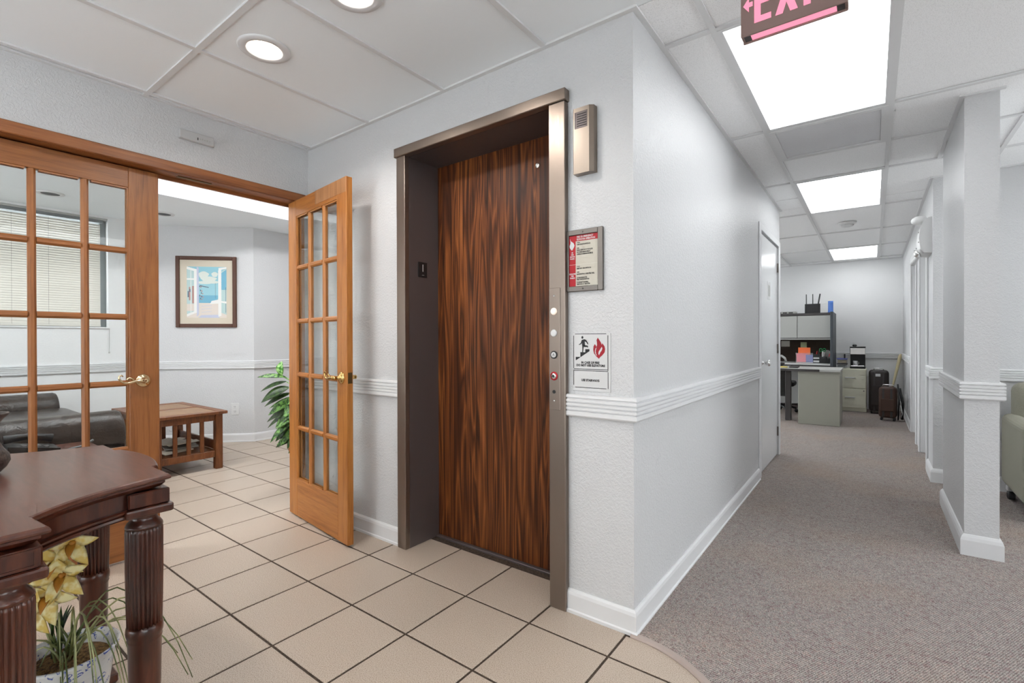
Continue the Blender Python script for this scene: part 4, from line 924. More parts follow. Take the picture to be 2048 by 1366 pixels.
for lx, ly in LEGS:
    c = (TC[0]+lx, TC[1]+ly)
    lg = obj('leg_block', MB().cbox(c[0]-0.046, c[0]+0.046, c[1]-0.046, c[1]+0.046, 0.704, 0.7442, 0.003), 'mahogany', tb)
    obj('block_moulding', MB().cbox(c[0]-0.054, c[0]+0.054, c[1]-0.054, c[1]+0.054, 0.680, 0.7035, 0.006, 2), 'mahogany', lg)
    mb = MB(); mb.sm = True
    mb.lathe(c, [(0.033, 0.680), (0.031, 0.674), (0.029, 0.668), (0.031, 0.662), (0.037, 0.655), (0.0415, 0.648), (0.0425, 0.642)], 28)
    prof = [(0.0425, 0.646), (0.0425, 0.632), (0.0422, 0.52), (0.0410, 0.44), (0.0395, 0.375)]
    mb.lathe(c, prof, nre*8, mod=lambda t_, i: 1.0-0.13*(1-abs(math.sin(t_*nre/2))**0.55) if 0 < i else 0.95)
    mb.lathe(c, [(0.0385, 0.379), (0.0415, 0.372), (0.0425, 0.362), (0.0415, 0.352), (0.0385, 0.346), (0.040, 0.340), (0.038, 0.334), (0.036, 0.22), (0.030, 0.085), (0.028, 0.075), (0.033, 0.066), (0.036, 0.056), (0.033, 0.046), (0.036, 0.036), (0.040, 0.030)], 28)
    obj('leg', mb, 'mahogany', tb)
    obj('foot_plinth', MB().cbox(c[0]-0.052, c[0]+0.052, c[1]-0.052, c[1]+0.052, 0.0006, 0.030, 0.004), 'mahogany', tb)
# framed panels on the outer faces of the long sides' corner blocks
for lx, ly in LEGS[2:4]+LEGS[6:8]:
    s_ = 1 if lx > 0 else -1; X = TC[0]+lx+s_*0.0455; y0, y1 = TC[1]+ly-0.038, TC[1]+ly+0.038
    mb = MB(); a, b_ = (X, X+0.0035) if s_ > 0 else (X-0.0035, X)
    for w in ((y0, y1, 0.737, 0.742), (y0, y1, 0.706, 0.711), (y0, y0+0.005, 0.711, 0.737), (y1-0.005, y1, 0.711, 0.737)): mb.box(a, b_, *w)
    obj('panel_bead', mb, 'mahogany', tb)
# vase
t = thing('vase', 'dark bronze vase with flared rim standing on the mahogany table', 'vase', (-1.938, 0.1750, 0.780))
mb = MB(); mb.sm = True
mb.lathe((-1.938, 0.1750), [(0.040, 0.7802), (0.046, 0.784), (0.058, 0.798), (0.066, 0.815), (0.064, 0.832), (0.052, 0.850), (0.042, 0.872), (0.038, 0.895), (0.042, 0.915), (0.053, 0.932), (0.063, 0.943), (0.064, 0.947), (0.060, 0.945), (0.046, 0.928), (0.034, 0.905)], 32); obj('body', mb, 'bronze', t)

# ------------------------------------------------------------ leaves, blades
def leaf_mesh(base, tip, width, bend=0.03, n=8, fold=0.25, up=Vector((0, 0, 1)), thick=0.0012):
    base, tip = Vector(base), Vector(tip); d = tip-base; L_ = d.length; d.normalize()
    side = d.cross(up)
    if side.length < 1e-3: side = Vector((1, 0, 0))
    side.normalize(); nrm = side.cross(d).normalized(); mb = MB(); mb.sm = True; rr = []
    for k in range(n+1):
        t_ = k/n; w = width*max(0.02, math.sin(PI*min(1, t_*0.96+0.04))**0.8*(1-0.25*t_)); c = base+d*L_*t_+nrm*bend*4*t_*(1-t_)-Vector((0, 0, 1))*bend*1.2*t_*t_
        e = nrm*w*fold
        rr.append([c+side*w+e, c+side*w*0.5+e*0.35, c, c-side*w*0.5+e*0.35, c-side*w+e, c-side*w*0.5+e*0.35-nrm*thick, c-nrm*thick, c+side*w*0.5+e*0.35-nrm*thick])
    mb.rings(rr); return mb
# orchid arrangement
OP = Vector((-1.805, 0.335, 0))
t = thing('potted_orchid', 'yellow orchid with trailing grass blades in a blue and white pot under the table', 'plant', OP)
mb = MB(); mb.sm = True
mb.lathe((OP.x, OP.y), [(0.062, 0.0005), (0.066, 0.012), (0.064, 0.022), (0.078, 0.08), (0.090, 0.17), (0.100, 0.24), (0.112, 0.272), (0.114, 0.278), (0.108, 0.280), (0.096, 0.262), (0.090, 0.245)], 36); obj('pot', mb, 'porcelain', t)
mb = MB(); mb.sm = True; mb.lathe((OP.x, OP.y), [(0.0945, 0.228), (0.1015, 0.244), (0.1040, 0.252), (0.0955, 0.240)], 36, cap=False); obj('blue_band', mb, 'porcelain_blue', t)
mb = MB(); mb.sm = True; mb.lathe((OP.x, OP.y), [(0.093, 0.245), (0.07, 0.252), (0.03, 0.258)], 24); obj('moss', mb, 'moss', t)
rnd = random.Random(3)
CR = Vector((math.cos(YAW), math.sin(YAW), 0)); CF = Vector((-math.sin(YAW), math.cos(YAW), 0))   # to the right / away from the viewer, for arranging stems
for k in range(26):
    a = rnd.uniform(-0.9, 0.9) if k < 18 else rnd.uniform(1.5, 4.6)
    d = (CR*math.cos(a)+CF*math.sin(a)); L_ = rnd.uniform(0.14, 0.30) if k < 18 else rnd.uniform(0.1, 0.2); hgt = rnd.uniform(0.05, 0.20)
    p0 = OP+Vector((rnd.uniform(-.03, .02), rnd.uniform(-.03, .02), 0.252)); pts = []
    for i in range(9):
        s_ = i/8; pts.append(p0+d*L_*s_+Vector((0, 0, hgt*4*s_*(1-s_)*0.9+0.05*s_-0.16*s_**2.6)))
    mb = MB(); mb.sm = True; mb.tube(pts, [0.0024*(1-0.75*i/8)+0.0006 for i in range(9)], 5); obj('grass_blade', mb, 'grass_blade', t)
for k in range(6):
    a = rnd.uniform(0, 6.28); p0 = OP+Vector((-0.045, -0.01, 0.25)); obj('orchid_leaf', leaf_mesh(p0, p0+Vector((0.03*math.cos(a), 0.03*math.sin(a), 0.14)), 0.008, 0.01), 'leaf_dark', t)
st = [OP+CR*(-0.045)+Vector((0, 0, 0.25)), OP+CR*(-0.045)+Vector((0, 0, 0.40)), OP+CR*(-0.035)+Vector((0, 0, 0.50)), OP+CR*(-0.01)+Vector((0, 0, 0.57)), OP+CR*0.03+Vector((0, 0, 0.60))]
mb = MB(); mb.sm = True; mb.tube(st, [0.004, 0.004, 0.0035, 0.003, 0.002], 8); obj('stem', mb, 'leaf_dark', t)
def flower(c, r, face, tw):
    f = Vector(face).normalized(); a = f.cross(Vector((0, 0, 1))).normalized(); b_ = a.cross(f)
    cen = MB(); cen.sm = True; cen.sphere(c+f*r*0.12, r*0.14, 10, 6); fl_ = obj('flower', cen, 'petal_centre', t)
    for k in range(5):
        an = tw+2*PI*k/5; d = a*math.cos(an)+b_*math.sin(an); w = r*(0.34 if k % 2 else 0.28)
        obj('petal', leaf_mesh(c, c+d*r+f*r*0.25, w, 0.012, 7, 0.15, f, 0.0008), 'petal', fl_)
    obj('lip', leaf_mesh(c+f*0.004, c-b_*r*0.45+f*r*0.6, r*0.2, 0.006, 6, 0.5, f, 0.0008), 'petal_centre', fl_)
toc = -CF
for (u, z, r, tw, fr_, dv) in ((0.045, 0.60, 0.062, 0.3, 0.9, 0.0), (0.015, 0.555, 0.070, 0.9, 0.4, -0.01), (0.035, 0.520, 0.066, 0.1, 0.8, -0.02), (-0.03, 0.505, 0.064, 1.3, -0.5, -0.02), (0.01, 0.470, 0.068, 0.6, 0.5, -0.03), (-0.03, 0.435, 0.070, 0.15, 0.2, -0.03), (-0.06, 0.56, 0.055, 0.5, -0.9, 0.0)):
    flower(OP+CR*(u-0.03)+CF*dv+Vector((0, 0, z-0.02)), r, toc+CR*fr_*0.6+Vector((0, 0, 0.15)), tw)

# mint silk flower at the left edge of the view
MP = Vector((-1.185, 0.105, 0))
t = thing('silk_flower', 'pale mint silk flower on a tall stem at the left edge', 'flower', MP)
mb = MB(); mb.sm = True; mb.lathe((MP.x, MP.y), [(0.045, 0.0005), (0.05, 0.01), (0.035, 0.08), (0.022, 0.2), (0.028, 0.26), (0.024, 0.262)], 24); obj('floor_vase', mb, 'porcelain', t)
mb = MB(); mb.sm = True; mb.tube([MP+Vector((0, 0, 0.24)), MP+Vector((0.004, 0, 0.5)), MP+Vector((0, 0, 0.765))], 0.003, 8); obj('stem', mb, 'leaf_dark', t)
for z_, r_ in ((0.765, 0.034), (0.635, 0.040)):
    c_ = MP+Vector((0, 0, z_)); cen = MB(); cen.sm = True; cen.sphere(c_, r_*0.25, 10, 6); fl_ = obj('blossom', cen, 'mint', t)
    for k in range(6):
        an_ = 2*PI*k/6; d = CR*math.cos(an_)+Vector((0, 0, 1))*math.sin(an_); obj('petal', leaf_mesh(c_, c_+d*r_-CF*r_*0.3, r_*0.34, 0.006, 6, 0.12, CF*-1, 0.0008), 'mint', fl_)

# potted evergreen in the lounge
PP = Vector((-3.55, 2.085, 0))
t = thing('potted_plant', 'leafy variegated plant in a woven brown pot behind the open door', 'plant', PP)
mb = MB(); mb.sm = True; mb.lathe((PP.x, PP.y), [(0.085, 0.0005), (0.095, 0.05), (0.10, 0.12), (0.115, 0.2), (0.14, 0.27), (0.150, 0.29), (0.155, 0.305), (0.145, 0.312), (0.128, 0.29)], 32); obj('pot', mb, 'wicker', t)
mb = MB(); mb.sm = True; mb.lathe((PP.x, PP.y), [(0.135, 0.285), (0.08, 0.292), (0.03, 0.296)], 24); obj('soil', mb, 'moss', t)
LP = [(-0.165, 0.845, -0.105, 0.975, 0.040, 'leaf_light', -0.02), (-0.13, 0.835, -0.295, 0.850, 0.022, 'leaf_variegated', -0.03), (-0.13, 0.80, -0.28, 0.735, 0.022, 'leaf_dark', -0.01), (-0.10, 0.755, -0.25, 0.655, 0.050, 'leaf_dark', -0.06), (-0.09, 0.71, -0.24, 0.620, 0.026, 'leaf_dark', -0.03),
      (-0.05, 0.68, -0.22, 0.60, 0.020, 'leaf_variegated', 0.0), (-0.05, 0.66, -0.20, 0.555, 0.046, 'leaf_variegated', -0.05), (-0.03, 0.63, -0.22, 0.50, 0.040, 'leaf_dark', -0.03), (-0.05, 0.60, -0.24, 0.445, 0.028, 'leaf_dark', 0.02), (-0.02, 0.60, -0.14, 0.46, 0.046, 'leaf_variegated', -0.06),
      (0.0, 0.56, -0.12, 0.40, 0.044, 'leaf_dark', -0.04), (-0.03, 0.50, -0.16, 0.345, 0.034, 'leaf_dark', -0.02), (-0.01, 0.48, -0.10, 0.32, 0.042, 'leaf_variegated', -0.06), (0.02, 0.48, -0.04, 0.30, 0.040, 'leaf_dark', -0.08), (0.0, 0.46, -0.13, 0.31, 0.024, 'leaf_dark', 0.05),
      (0.03, 0.42, -0.02, 0.27, 0.030, 'leaf_dark', -0.10), (0.03, 0.72, -0.06, 0.62, 0.045, 'leaf_variegated', -0.07), (0.03, 0.76, 0.16, 0.70, 0.045, 'leaf_variegated', -0.05), (0.04, 0.68, 0.20, 0.56, 0.046, 'leaf_dark', 0.0), (0.03, 0.60, 0.18, 0.46, 0.044, 'leaf_dark', -0.04), (0.04, 0.55, 0.14, 0.38, 0.044, 'leaf_variegated', -0.08),
      (0.02, 0.85, 0.14, 0.88, 0.036, 'leaf_light', 0.03), (0.0, 0.62, 0.03, 0.50, 0.045, 'leaf_variegated', -0.16), (0.02, 0.66, 0.05, 0.74, 0.04, 'leaf_variegated', 0.16), (-0.02, 0.58, -0.05, 0.50, 0.045, 'leaf_dark', 0.18), (0.05, 0.52, 0.08, 0.42, 0.045, 'leaf_dark', 0.17)]
for k in range(5):
    a = 2*PI*k/5; top = PP+CR*(0.02*math.cos(a)-0.02)+CF*0.03*math.sin(a)+Vector((0, 0, (0.86, 0.72, 0.66, 0.78, 0.6)[k]))
    mb = MB(); mb.sm = True; mb.tube([PP+Vector((0.02*math.cos(a), 0.02*math.sin(a), 0.29)), PP+Vector((0.025*math.cos(a), 0.025*math.sin(a), 0.5)), top], [0.008, 0.007, 0.005], 8); obj('stem', mb, 'leaf_light', t)
rq = random.Random(5)
LP += [(rq.uniform(-0.06, 0.05), z_, rq.uniform(-0.17, 0.0), z_-rq.uniform(0.09, 0.17), rq.uniform(0.036, 0.05), ('leaf_dark', 'leaf_dark', 'leaf_variegated')[k % 3], rq.uniform(-0.12, 0.06)) for k, z_ in enumerate([0.40+0.022*k for k in range(16)])]
for (u0, z0_, u1, z1_, w, mt, dv) in LP:
    z0_ += 0.02; z1_ += 0.02
    if u1 < 0.05: u0, u1 = u0-0.05, u1-0.10
    w *= 1.12
    b0_ = PP+CR*u0+CF*dv*0.4+Vector((0, 0, z0_)); t0_ = PP+CR*u1+CF*dv+Vector((0, 0, z1_))
    lf = obj('leaf', leaf_mesh(b0_, t0_, w, 0.012, 9, 0.22, CF*-0.75+Vector((0, 0, 0.66))+CR*random.uniform(-0.3, 0.3)), mt, t)
    mb = MB(); mb.sm = True; mb.tube([PP+CR*(0.0)+CF*dv*0.2+Vector((0, 0, max(0.32, z0_-0.12))), b0_], 0.003, 6); obj('petiole', mb, 'leaf_light', lf)

# ------------------------------------------------------------ lounge furniture
ex0, ex1, ey0, ey1, ez = -5.68, -4.65, 1.362, 1.945, 0.515
t = thing('coffee_table', 'oak mission table with slatted ends and a magazine shelf', 'table', ((ex0+ex1)/2, (ey0+ey1)/2, 0))
fm = 0.07
obj('top_frame', MB().cbox(ex0, ex1, ey0, ey0+fm, ez-0.026, ez, 0.003), 'oak_mission', t); obj('top_frame', MB().cbox(ex0, ex1, ey1-fm, ey1, ez-0.026, ez, 0.003), 'oak_mission', t)
obj('top_frame', MB().cbox(ex1-fm, ex1, ey0+fm+0.0005, ey1-fm-0.0005, ez-0.026, ez, 0.003), 'oak_mission', t); obj('top_frame', MB().cbox(ex0, ex0+fm, ey0+fm+0.0005, ey1-fm-0.0005, ez-0.026, ez, 0.003), 'oak_mission', t)
obj('top_bar', MB().cbox((ex0+ex1)/2-0.03, (ex0+ex1)/2+0.03, ey0+fm+0.0005, ey1-fm-0.0005, ez-0.026, ez, 0.003), 'oak_mission', t)
for a, b_ in ((ex0+fm+0.0008, (ex0+ex1)/2-0.0308), ((ex0+ex1)/2+0.0308, ex1-fm-0.0008)): obj('inset_panel', MB().cbox(a, b_, ey0+fm+0.0008, ey1-fm-0.0008, ez-0.026, ez-0.003, 0.002), 'oak_top', t)
lx0, lx1, ly0, ly1, lw = ex0+0.03, ex1-0.03, ey0+0.03, ey1-0.03, 0.058
for a in (lx0, lx1-lw):
    for b_ in (ly0, ly1-lw): obj('leg', MB().cbox(a, a+lw, b_, b_+lw, 0.0006, ez-0.0265, 0.003), 'oak_mission', t)
for a in (lx0+0.016, lx1-0.042):
    obj('rail', MB().cbox(a, a+0.026, ly0+lw, ly1-lw, ez-0.085, ez-0.027, 0.002), 'oak_mission', t); obj('rail', MB().cbox(a, a+0.026, ly0+lw, ly1-lw, 0.105, 0.160, 0.002), 'oak_mission', t)
    for k in range(3):
        y = ly0+lw+(ly1-ly0-2*lw)*(k+1)/4-0.016; obj('slat', MB().cbox(a+0.004, a+0.022, y, y+0.032, 0.1605, ez-0.0855, 0.002), 'oak_mission', t)
for b_ in (ly0+0.016, ly1-0.042):
    obj('rail', MB().cbox(lx0+lw, lx1-lw, b_, b_+0.026, ez-0.085, ez-0.027, 0.002), 'oak_mission', t); obj('shelf_wall', MB().cbox(lx0+lw, lx1-lw, b_, b_+0.02, 0.165, 0.245, 0.002), 'oak_mission', t)
obj('shelf', MB().cbox(lx0+0.045, lx1-0.045, ly0+0.04, ly1-0.04, 0.150, 0.165, 0.002), 'oak_mission', t)
for k, (mx, my, mr, mt, lb) in enumerate(((-4.92, 1.60, 0.3, 'magazine', 'open cream magazine on the shelf of the oak table, nearest the slats'), (-4.97, 1.68, -0.2, 'magazine_grey', 'grey magazine on the shelf of the oak table'), (-5.20, 1.66, 0.9, 'magazine', 'cream magazine at the back of the oak table shelf'), (-4.95, 1.66, 0.15, 'sign_cream', 'pale folded newspaper on the oak table shelf'))):
    mb = MB(); zz = 0.1655+0.021*k+0.0005; w_, l_ = 0.095, 0.125
    pr = [(-w_, 0), (-w_*0.5, 0.010), (0, 0.002), (w_*0.5, 0.012), (w_, 0.004)]
    mb.rings([[(x, y, z+0.001) for x, z in pr]+[(x, y, z+0.008) for x, z in pr[::-1]] for y in (-l_, l_)])
    mb.xf(Matrix.Translation((mx, my, zz)) @ Matrix.Rotation(mr, 4, 'Z')); o = obj('magazine', mb, mt); tag(o, lb, 'magazine', 'magazines on the oak table shelf')
# loveseat facing the oak table
def roll(x0, x1, y0, y1, zt, r, mb, seg=14):
    """an arm: panel below, rolled top along Y"""
    xc = (x0+x1)/2; pr = [(x0, 0.06), (x1, 0.06), (x1, zt-1.7*r)]
    for k in range(seg+1):
        a = -0.9+(PI+1.8)*k/seg; pr.append((xc+r*math.cos(a), zt-r+r*math.sin(a)))
    pr.append((x0, zt-1.7*r)); bulge = [(y0, 1.0), (y1-0.03, 1.0), (y1-0.01, 0.97), (y1, 0.88)]
    mb.rings([[(xc+(p[0]-xc)*s_, y, 0.06+(p[1]-0.06)*(0.5+0.5*s_)) for p in pr] for y, s_ in bulge])
SX0, SX1, SY0, SY1 = -6.20, -4.10, -0.05, 1.06
t = thing('loveseat', 'dark brown leather loveseat with rolled arms seen through the door glass', 'sofa', ((SX0+SX1)/2, (SY0+SY1)/2, 0))
mb = MB(); mb.sm = True; roll(SX1-0.20, SX1-0.02, SY0, SY1, 0.665, 0.135, mb); obj('arm', mb, 'leather', t)
mb = MB(); mb.sm = True; roll(SX0+0.02, SX0+0.20, SY0, SY1, 0.665, 0.135, mb); obj('arm', mb, 'leather', t)
xm = (SX0+SX1)/2
for a, b_ in ((SX0+0.21, xm-0.003), (xm+0.003, SX1-0.21)):
    mb = MB(); mb.sm = True; mb.cbox(a, b_, SY0+0.22, SY1+0.07, 0.30, 0.535, 0.07, 4); obj('seat_cushion', mb, 'leather', t)
    mb = MB(); mb.sm = True; mb.cbox(a, b_, SY0+0.0, SY0+0.24, 0.40, 0.86, 0.08, 4); obj('back_cushion', mb, 'leather', t)
obj('base', MB().cbox(SX0+0.20, SX1-0.20, SY0+0.02, SY1-0.03, 0.06, 0.298, 0.01), 'leather', t)
obj('back_frame', MB().cbox(SX0+0.06, SX1-0.06, SY0-0.14, SY0-0.005, 0.06, 0.84, 0.04, 3), 'leather', t)
for a in (SX0+0.1, SX1-0.1):
    for b_ in (SY0, SY1-0.08): mb = MB(); mb.sm = True; mb.lathe((a, b_), [(0.022, 0.0006), (0.030, 0.059)], 14); obj('foot', mb, 'black', t)
# telephone stand between sofa and doors
qx, qy = -3.80, 0.60
t = thing('side_table', 'small brown side table between the glazed door and the leather loveseat', 'table', (qx, qy, 0))
obj('tabletop', MB().cbox(qx-0.2, qx+0.2, qy-0.24, qy+0.24, 0.485, 0.51, 0.004), 'mahogany_top', t)
for a in (-0.17, 0.14):
    for b_ in (-0.21, 0.18): obj('leg', MB().cbox(qx+a, qx+a+0.03, qy+b_, qy+b_+0.03, 0.0006, 0.4845, 0.003), 'mahogany', t)
obj('apron', MB().cbox(qx-0.165, qx+0.165, qy-0.205, qy+0.205, 0.43, 0.4845, 0.003), 'mahogany', t)
t = thing('telephone', 'black desk telephone on the small brown side table', 'telephone', (qx, qy-0.05, 0.5105))
mb = MB(); mb.rings([[(x, qy-0.15, 0.5107), (x, qy+0.06, 0.5107), (x, qy+0.06, 0.535), (x, qy-0.15, 0.575)] for x in (qx-0.09, qx+0.09)]); obj('base', mb, 'black', t)
mb = MB(); mb.sm = True; mb.tube([(qx-0.06, qy-0.15, 0.595), (qx-0.06, qy-0.05, 0.60), (qx-0.06, qy+0.05, 0.575)], [0.024, 0.017, 0.024], 12); obj('handset', mb, 'black', t)
kp = MB()
for a in range(3):
    for b_ in range(4): kp.cbox(qx+0.0+a*0.022, qx+0.014+a*0.022, qy-0.09+b_*0.03, qy-0.072+b_*0.03, 0.561-b_*0.0057-0.004, 0.5665-b_*0.0057, 0.001)
obj('keypad', kp, 'charcoal', t)
mb = MB(); mb.sm = True; mb.tube([(qx+0.05, qy+0.10, 0.513), (qx+0.09, qy+0.16, 0.53), (qx+0.11, qy+0.20, 0.56)], 0.006, 8); o = obj('pen', mb, 'alu_grey'); tag(o, 'grey pen sticking up beside the black telephone', 'pen')

# ------------------------------------------------------------ lounge window with blind
t = thing('window_1', 'lounge window with drawn cream mini blind', 'window', (LX, (WY0+WY1)/2, WZ0)); t['kind'] = 'structure'
fx0, fx1 = LX-0.12, LX-0.07
obj('frame_side', MB().cbox(fx0, fx1, WY0, WY0+0.05, WZ0, WZ1, 0.003), 'alu_grey', t); obj('frame_side', MB().cbox(fx0, fx1, WY1-0.05, WY1, WZ0, WZ1, 0.003), 'alu_grey', t)
obj('frame_side', MB().cbox(fx0, fx1, WY0+0.05, WY1-0.05, WZ0, WZ0+0.05, 0.003), 'alu_grey', t); obj('frame_side', MB().cbox(fx0, fx1, WY0+0.05, WY1-0.05, WZ1-0.05, WZ1, 0.003), 'alu_grey', t)
obj('mullion', MB().cbox(fx0, fx1, (WY0+WY1)/2-0.025, (WY0+WY1)/2+0.025, WZ0+0.05, WZ1-0.05, 0.003), 'alu_grey', t)
for a, b_ in ((WY0+0.05, (WY0+WY1)/2-0.025), ((WY0+WY1)/2+0.025, WY1-0.05)): obj('pane', MB().box(fx0+0.02, fx0+0.024, a, b_, WZ0+0.05, WZ1-0.05), 'glass', t)
obj('sill', MB().cbox(LX-0.068, LX+0.014, WY0-0.02, WY1+0.012, WZ0-0.018, WZ0-0.0005, 0.004), 'trim_white', t)
bl = thing('window_blind', 'cream horizontal mini blind hanging in the lounge window', 'blind', (LX-0.03, (WY0+WY1)/2, WZ1))
by0, by1 = WY0+0.02, WY1-0.055
obj('headrail', MB().cbox(LX-0.050, LX-0.018, by0, by1+0.02, WZ1-0.050, WZ1-0.020, 0.003), 'alu_grey', bl)
sl = MB(); an = 0.80*PI/2; hw = 0.0125
sl.rings([[(x_, y_, z_) for x_, z_ in ((hw*math.cos(an), -hw*math.sin(an)), (0.0018, 0.001), (-hw*math.cos(an), hw*math.sin(an)), (0.0012, 0.0002))] for y_ in (by0-(by0+by1)/2, by1-(by0+by1)/2)])
s0_ = None; n_s = 44; zs0 = WZ0+0.035; pitch = (WZ1-0.075-zs0)/n_s
for k in range(n_s+1):
    if s0_ is None: s0_ = obj('slat', sl, 'blind_slat', bl, local=True); o = s0_
    else: o = s0_.copy(); link(o, bl)
    o.location = Vector((LX-0.034, (by0+by1)/2, zs0+k*pitch))-ORG[bl.name]
obj('bottom_rail', MB().cbox(LX-0.046, LX-0.022, by0, by1, WZ0+0.004, WZ0+0.022, 0.003), 'blind_slat', bl)
for y in (-0.4, 0.25, 0.80, 1.05): obj('ladder_cord', MB().box(LX-0.0205, LX-0.0195, y, y+0.0012, WZ0+0.02, WZ1-0.05), 'charcoal', bl)
mb = MB(); mb.tube([(LX+0.018, WY1+0.005, 1.27), (LX+0.018, WY1+0.004, 1.10), (LX+0.02, WY1+0.0, 1.03)], 0.002, 6); mb.sphere((LX+0.02, WY1+0.002, 1.025), (0.007, 0.007, 0.010), 8, 6); obj('pull_cord', mb, 'laminate_grey', bl)
obj('valance', MB().cbox(LX-0.062, LX-0.004, by0-0.01, WY1-0.004, WZ1-0.020, WZ1-0.001, 0.002), 'laminate_grey', bl)

# ------------------------------------------------------------ upholstered chair in the side room
cx0, cx1, cy0, cy1 = 0.74, 1.40, 4.24, 4.93
t = thing('armchair', 'sage grey upholstered armchair on casters beside the white column', 'chair', ((cx0+cx1)/2, (cy0+cy1)/2, 0))
for a in (cx0, cx1-0.11):
    mb = MB(); mb.cbox(a, a+0.11, cy0, cy1-0.03, 0.105, 0.612, 0.048, 5); obj('arm', mb, 'fabric_sage', t)
mb = MB(); mb.sm = True; mb.cbox(cx0+0.115, cx1-0.115, cy0-0.02, cy1-0.14, 0.24, 0.43, 0.05, 3); obj('seat', mb, 'fabric_sage', t)
mb = MB(); mb.sm = True; mb.cbox(cx0+0.05, cx1-0.05, cy1-0.17, cy1, 0.145, 0.835, 0.06, 4); obj('backrest', mb, 'fabric_sage', t)
obj('base', MB().cbox(cx0+0.115, cx1-0.115, cy0+0.02, cy1-0.18, 0.12, 0.238, 0.01), 'charcoal', t)
for a in (cx0+0.045, cx1-0.045):
    for b_ in (cy0+0.055, cy1-0.10):
        mb = MB(); mb.sm = True; mb.lathe((0, 0), [(0.030, -0.018), (0.034, -0.012), (0.034, 0.012), (0.030, 0.018)], 20); mb.xf(Matrix.Translation((a, b_, 0.041)) @ Matrix.Rotation(PI/2, 4, 'Y')); c_ = obj('caster', mb, 'black', t)
        obj('caster_hood', MB().cbox(a-0.024, a+0.024, b_-0.03, b_+0.03, 0.068, 0.108, 0.008, 2), 'plastic_white', c_)

# ------------------------------------------------------------ office at the end of the hall
t = thing('desk', 'grey metal desk with dark top edge and black leg at the hall end', 'desk', (-1.05, 7.85, 0))
obj('worktop', MB().cbox(-1.75, -0.325, 7.47, 8.20, 0.712, 0.742, 0.004), 'laminate_grey', t)
obj('edge_band', MB().cbox(-1.75, -0.555, 7.462, 7.4695, 0.712, 0.742, 0.001), 'charcoal', t)
ped = obj('pedestal', MB().cbox(-0.80, -0.335, 7.50, 8.15, 0.0075, 0.7115, 0.004), 'desk_grey', t)
obj('rim', MB().cbox(-0.803, -0.332, 7.494, 7.4995, 0.68, 0.7115, 0.001), 'desk_grey', ped)
obj('leg', MB().cbox(-0.982, -0.912, 7.72, 7.79, 0.0075, 0.7115, 0.004), 'charcoal', t)
obj('modesty_bar', MB().cbox(-1.70, -0.985, 8.10, 8.12, 0.30, 0.711, 0.002), 'black_matte', t)
obj('leg', MB().cbox(-1.74, -1.68, 7.72, 7.79, 0.0075, 0.7115, 0.004), 'charcoal', t)
# hutch workstation against the end wall
hx0, hx1, hf, hb = -1.92, -0.475, 8.98, 9.50
t = thing('hutch', 'workstation hutch with grey doors and dark back panel at the end wall', 'cabinet', ((hx0+hx1)/2, 9.2, 0))
obj('side_panel', MB().cbox(hx1-0.035, hx1, hf-0.28, hb, 0.0075, 1.555, 0.004), 'hutch_slate', t); obj('side_panel', MB().cbox(hx0, hx0+0.035, hf-0.28, hb, 0.0075, 1.555, 0.004), 'hutch_slate', t)
obj('top_board', MB().cbox(hx0+0.0355, hx1-0.0355, hf, hb, 1.515, 1.555, 0.003), 'charcoal', t)
obj('back_panel', MB().box(hx0+0.0355, hx1-0.0355, hb-0.02, hb, 0.76, 1.5145), 'hutch_back', t)
obj('shelf', MB().cbox(hx0+0.0355, hx1-0.0355, hf, hb-0.021, 1.130, 1.152, 0.002), 'laminate_grey', t)
wx = hx0+0.0355; dw = (hx1-0.0355-wx)/3
for k in range(3): obj('door', MB().cbox(wx+k*dw+0.003, wx+(k+1)*dw-0.003, hf-0.018, hf-0.0005, 1.160, 1.510, 0.003), 'laminate_grey', t)
obj('worktop', MB().cbox(hx0+0.0355, hx1-0.0355, hf-0.28, hb-0.021, 0.728, 0.758, 0.003), 'worktop_pale', t)
obj('edge_band', MB().cbox(hx0+0.0355, hx1-0.0355, hf-0.287, hf-0.2805, 0.724, 0.742, 0.001), 'charcoal', t)
obj('modesty_panel', MB().box(hx0+0.036, hx1-0.036, hb-0.10, hb-0.09, 0.06, 0.7275), 'worktop_pale', t)
for (u, z, w_, h_, mt, lb) in ((-0.93, 1.04, 0.09, 0.095, 'note_green', 'green sticky note on the dark hutch panel'), (-1.20, 1.06, 0.13, 0.10, 'note_white', 'pale paper note on the dark hutch panel')):
    o = obj('sticky_note', MB().cbox(u-w_/2, u+w_/2, hb-0.0225, hb-0.0204, z-h_/2, z+h_/2, 0.0003), mt); tag(o, lb, 'note')
# on top of the hutch
t = thing('router', 'black wireless router with three antennas on top of the hutch', 'router', (-0.77, 9.2, 1.5555))
obj('case', MB().cbox(-0.885, -0.672, 9.18, 9.22, 1.5558, 1.712, 0.004), 'black', t)
for x, dx in ((-0.865, 0), (-0.775, 0.0), (-0.70, 0.025)):
    mb = MB(); mb.tube([(x, 9.2, 1.705), (x+dx, 9.2, 1.87)], [0.007, 0.006] if dx == 0 else [0.011, 0.010], 8); obj('antenna', mb, 'black', t)
t = thing('cup', 'blue plastic cup standing on the hutch', 'cup', (-0.53, 9.15, 1.5555))
mb = MB(); mb.sm = True; mb.lathe((-0.53, 9.15), [(0.037, 1.5558), (0.040, 1.57), (0.036, 1.575), (0.035, 1.72), (0.037, 1.742), (0.033, 1.74), (0.031, 1.60)], 24); obj('body', mb, 'cup_blue', t)
t = thing('network_switch', 'low grey network box lying on the hutch', 'electronics', (-1.12, 9.15, 1.5555))
obj('case', MB().cbox(-1.32, -1.00, 9.06, 9.24, 1.5558, 1.590, 0.003), 'laminate_grey', t)
pm = MB()
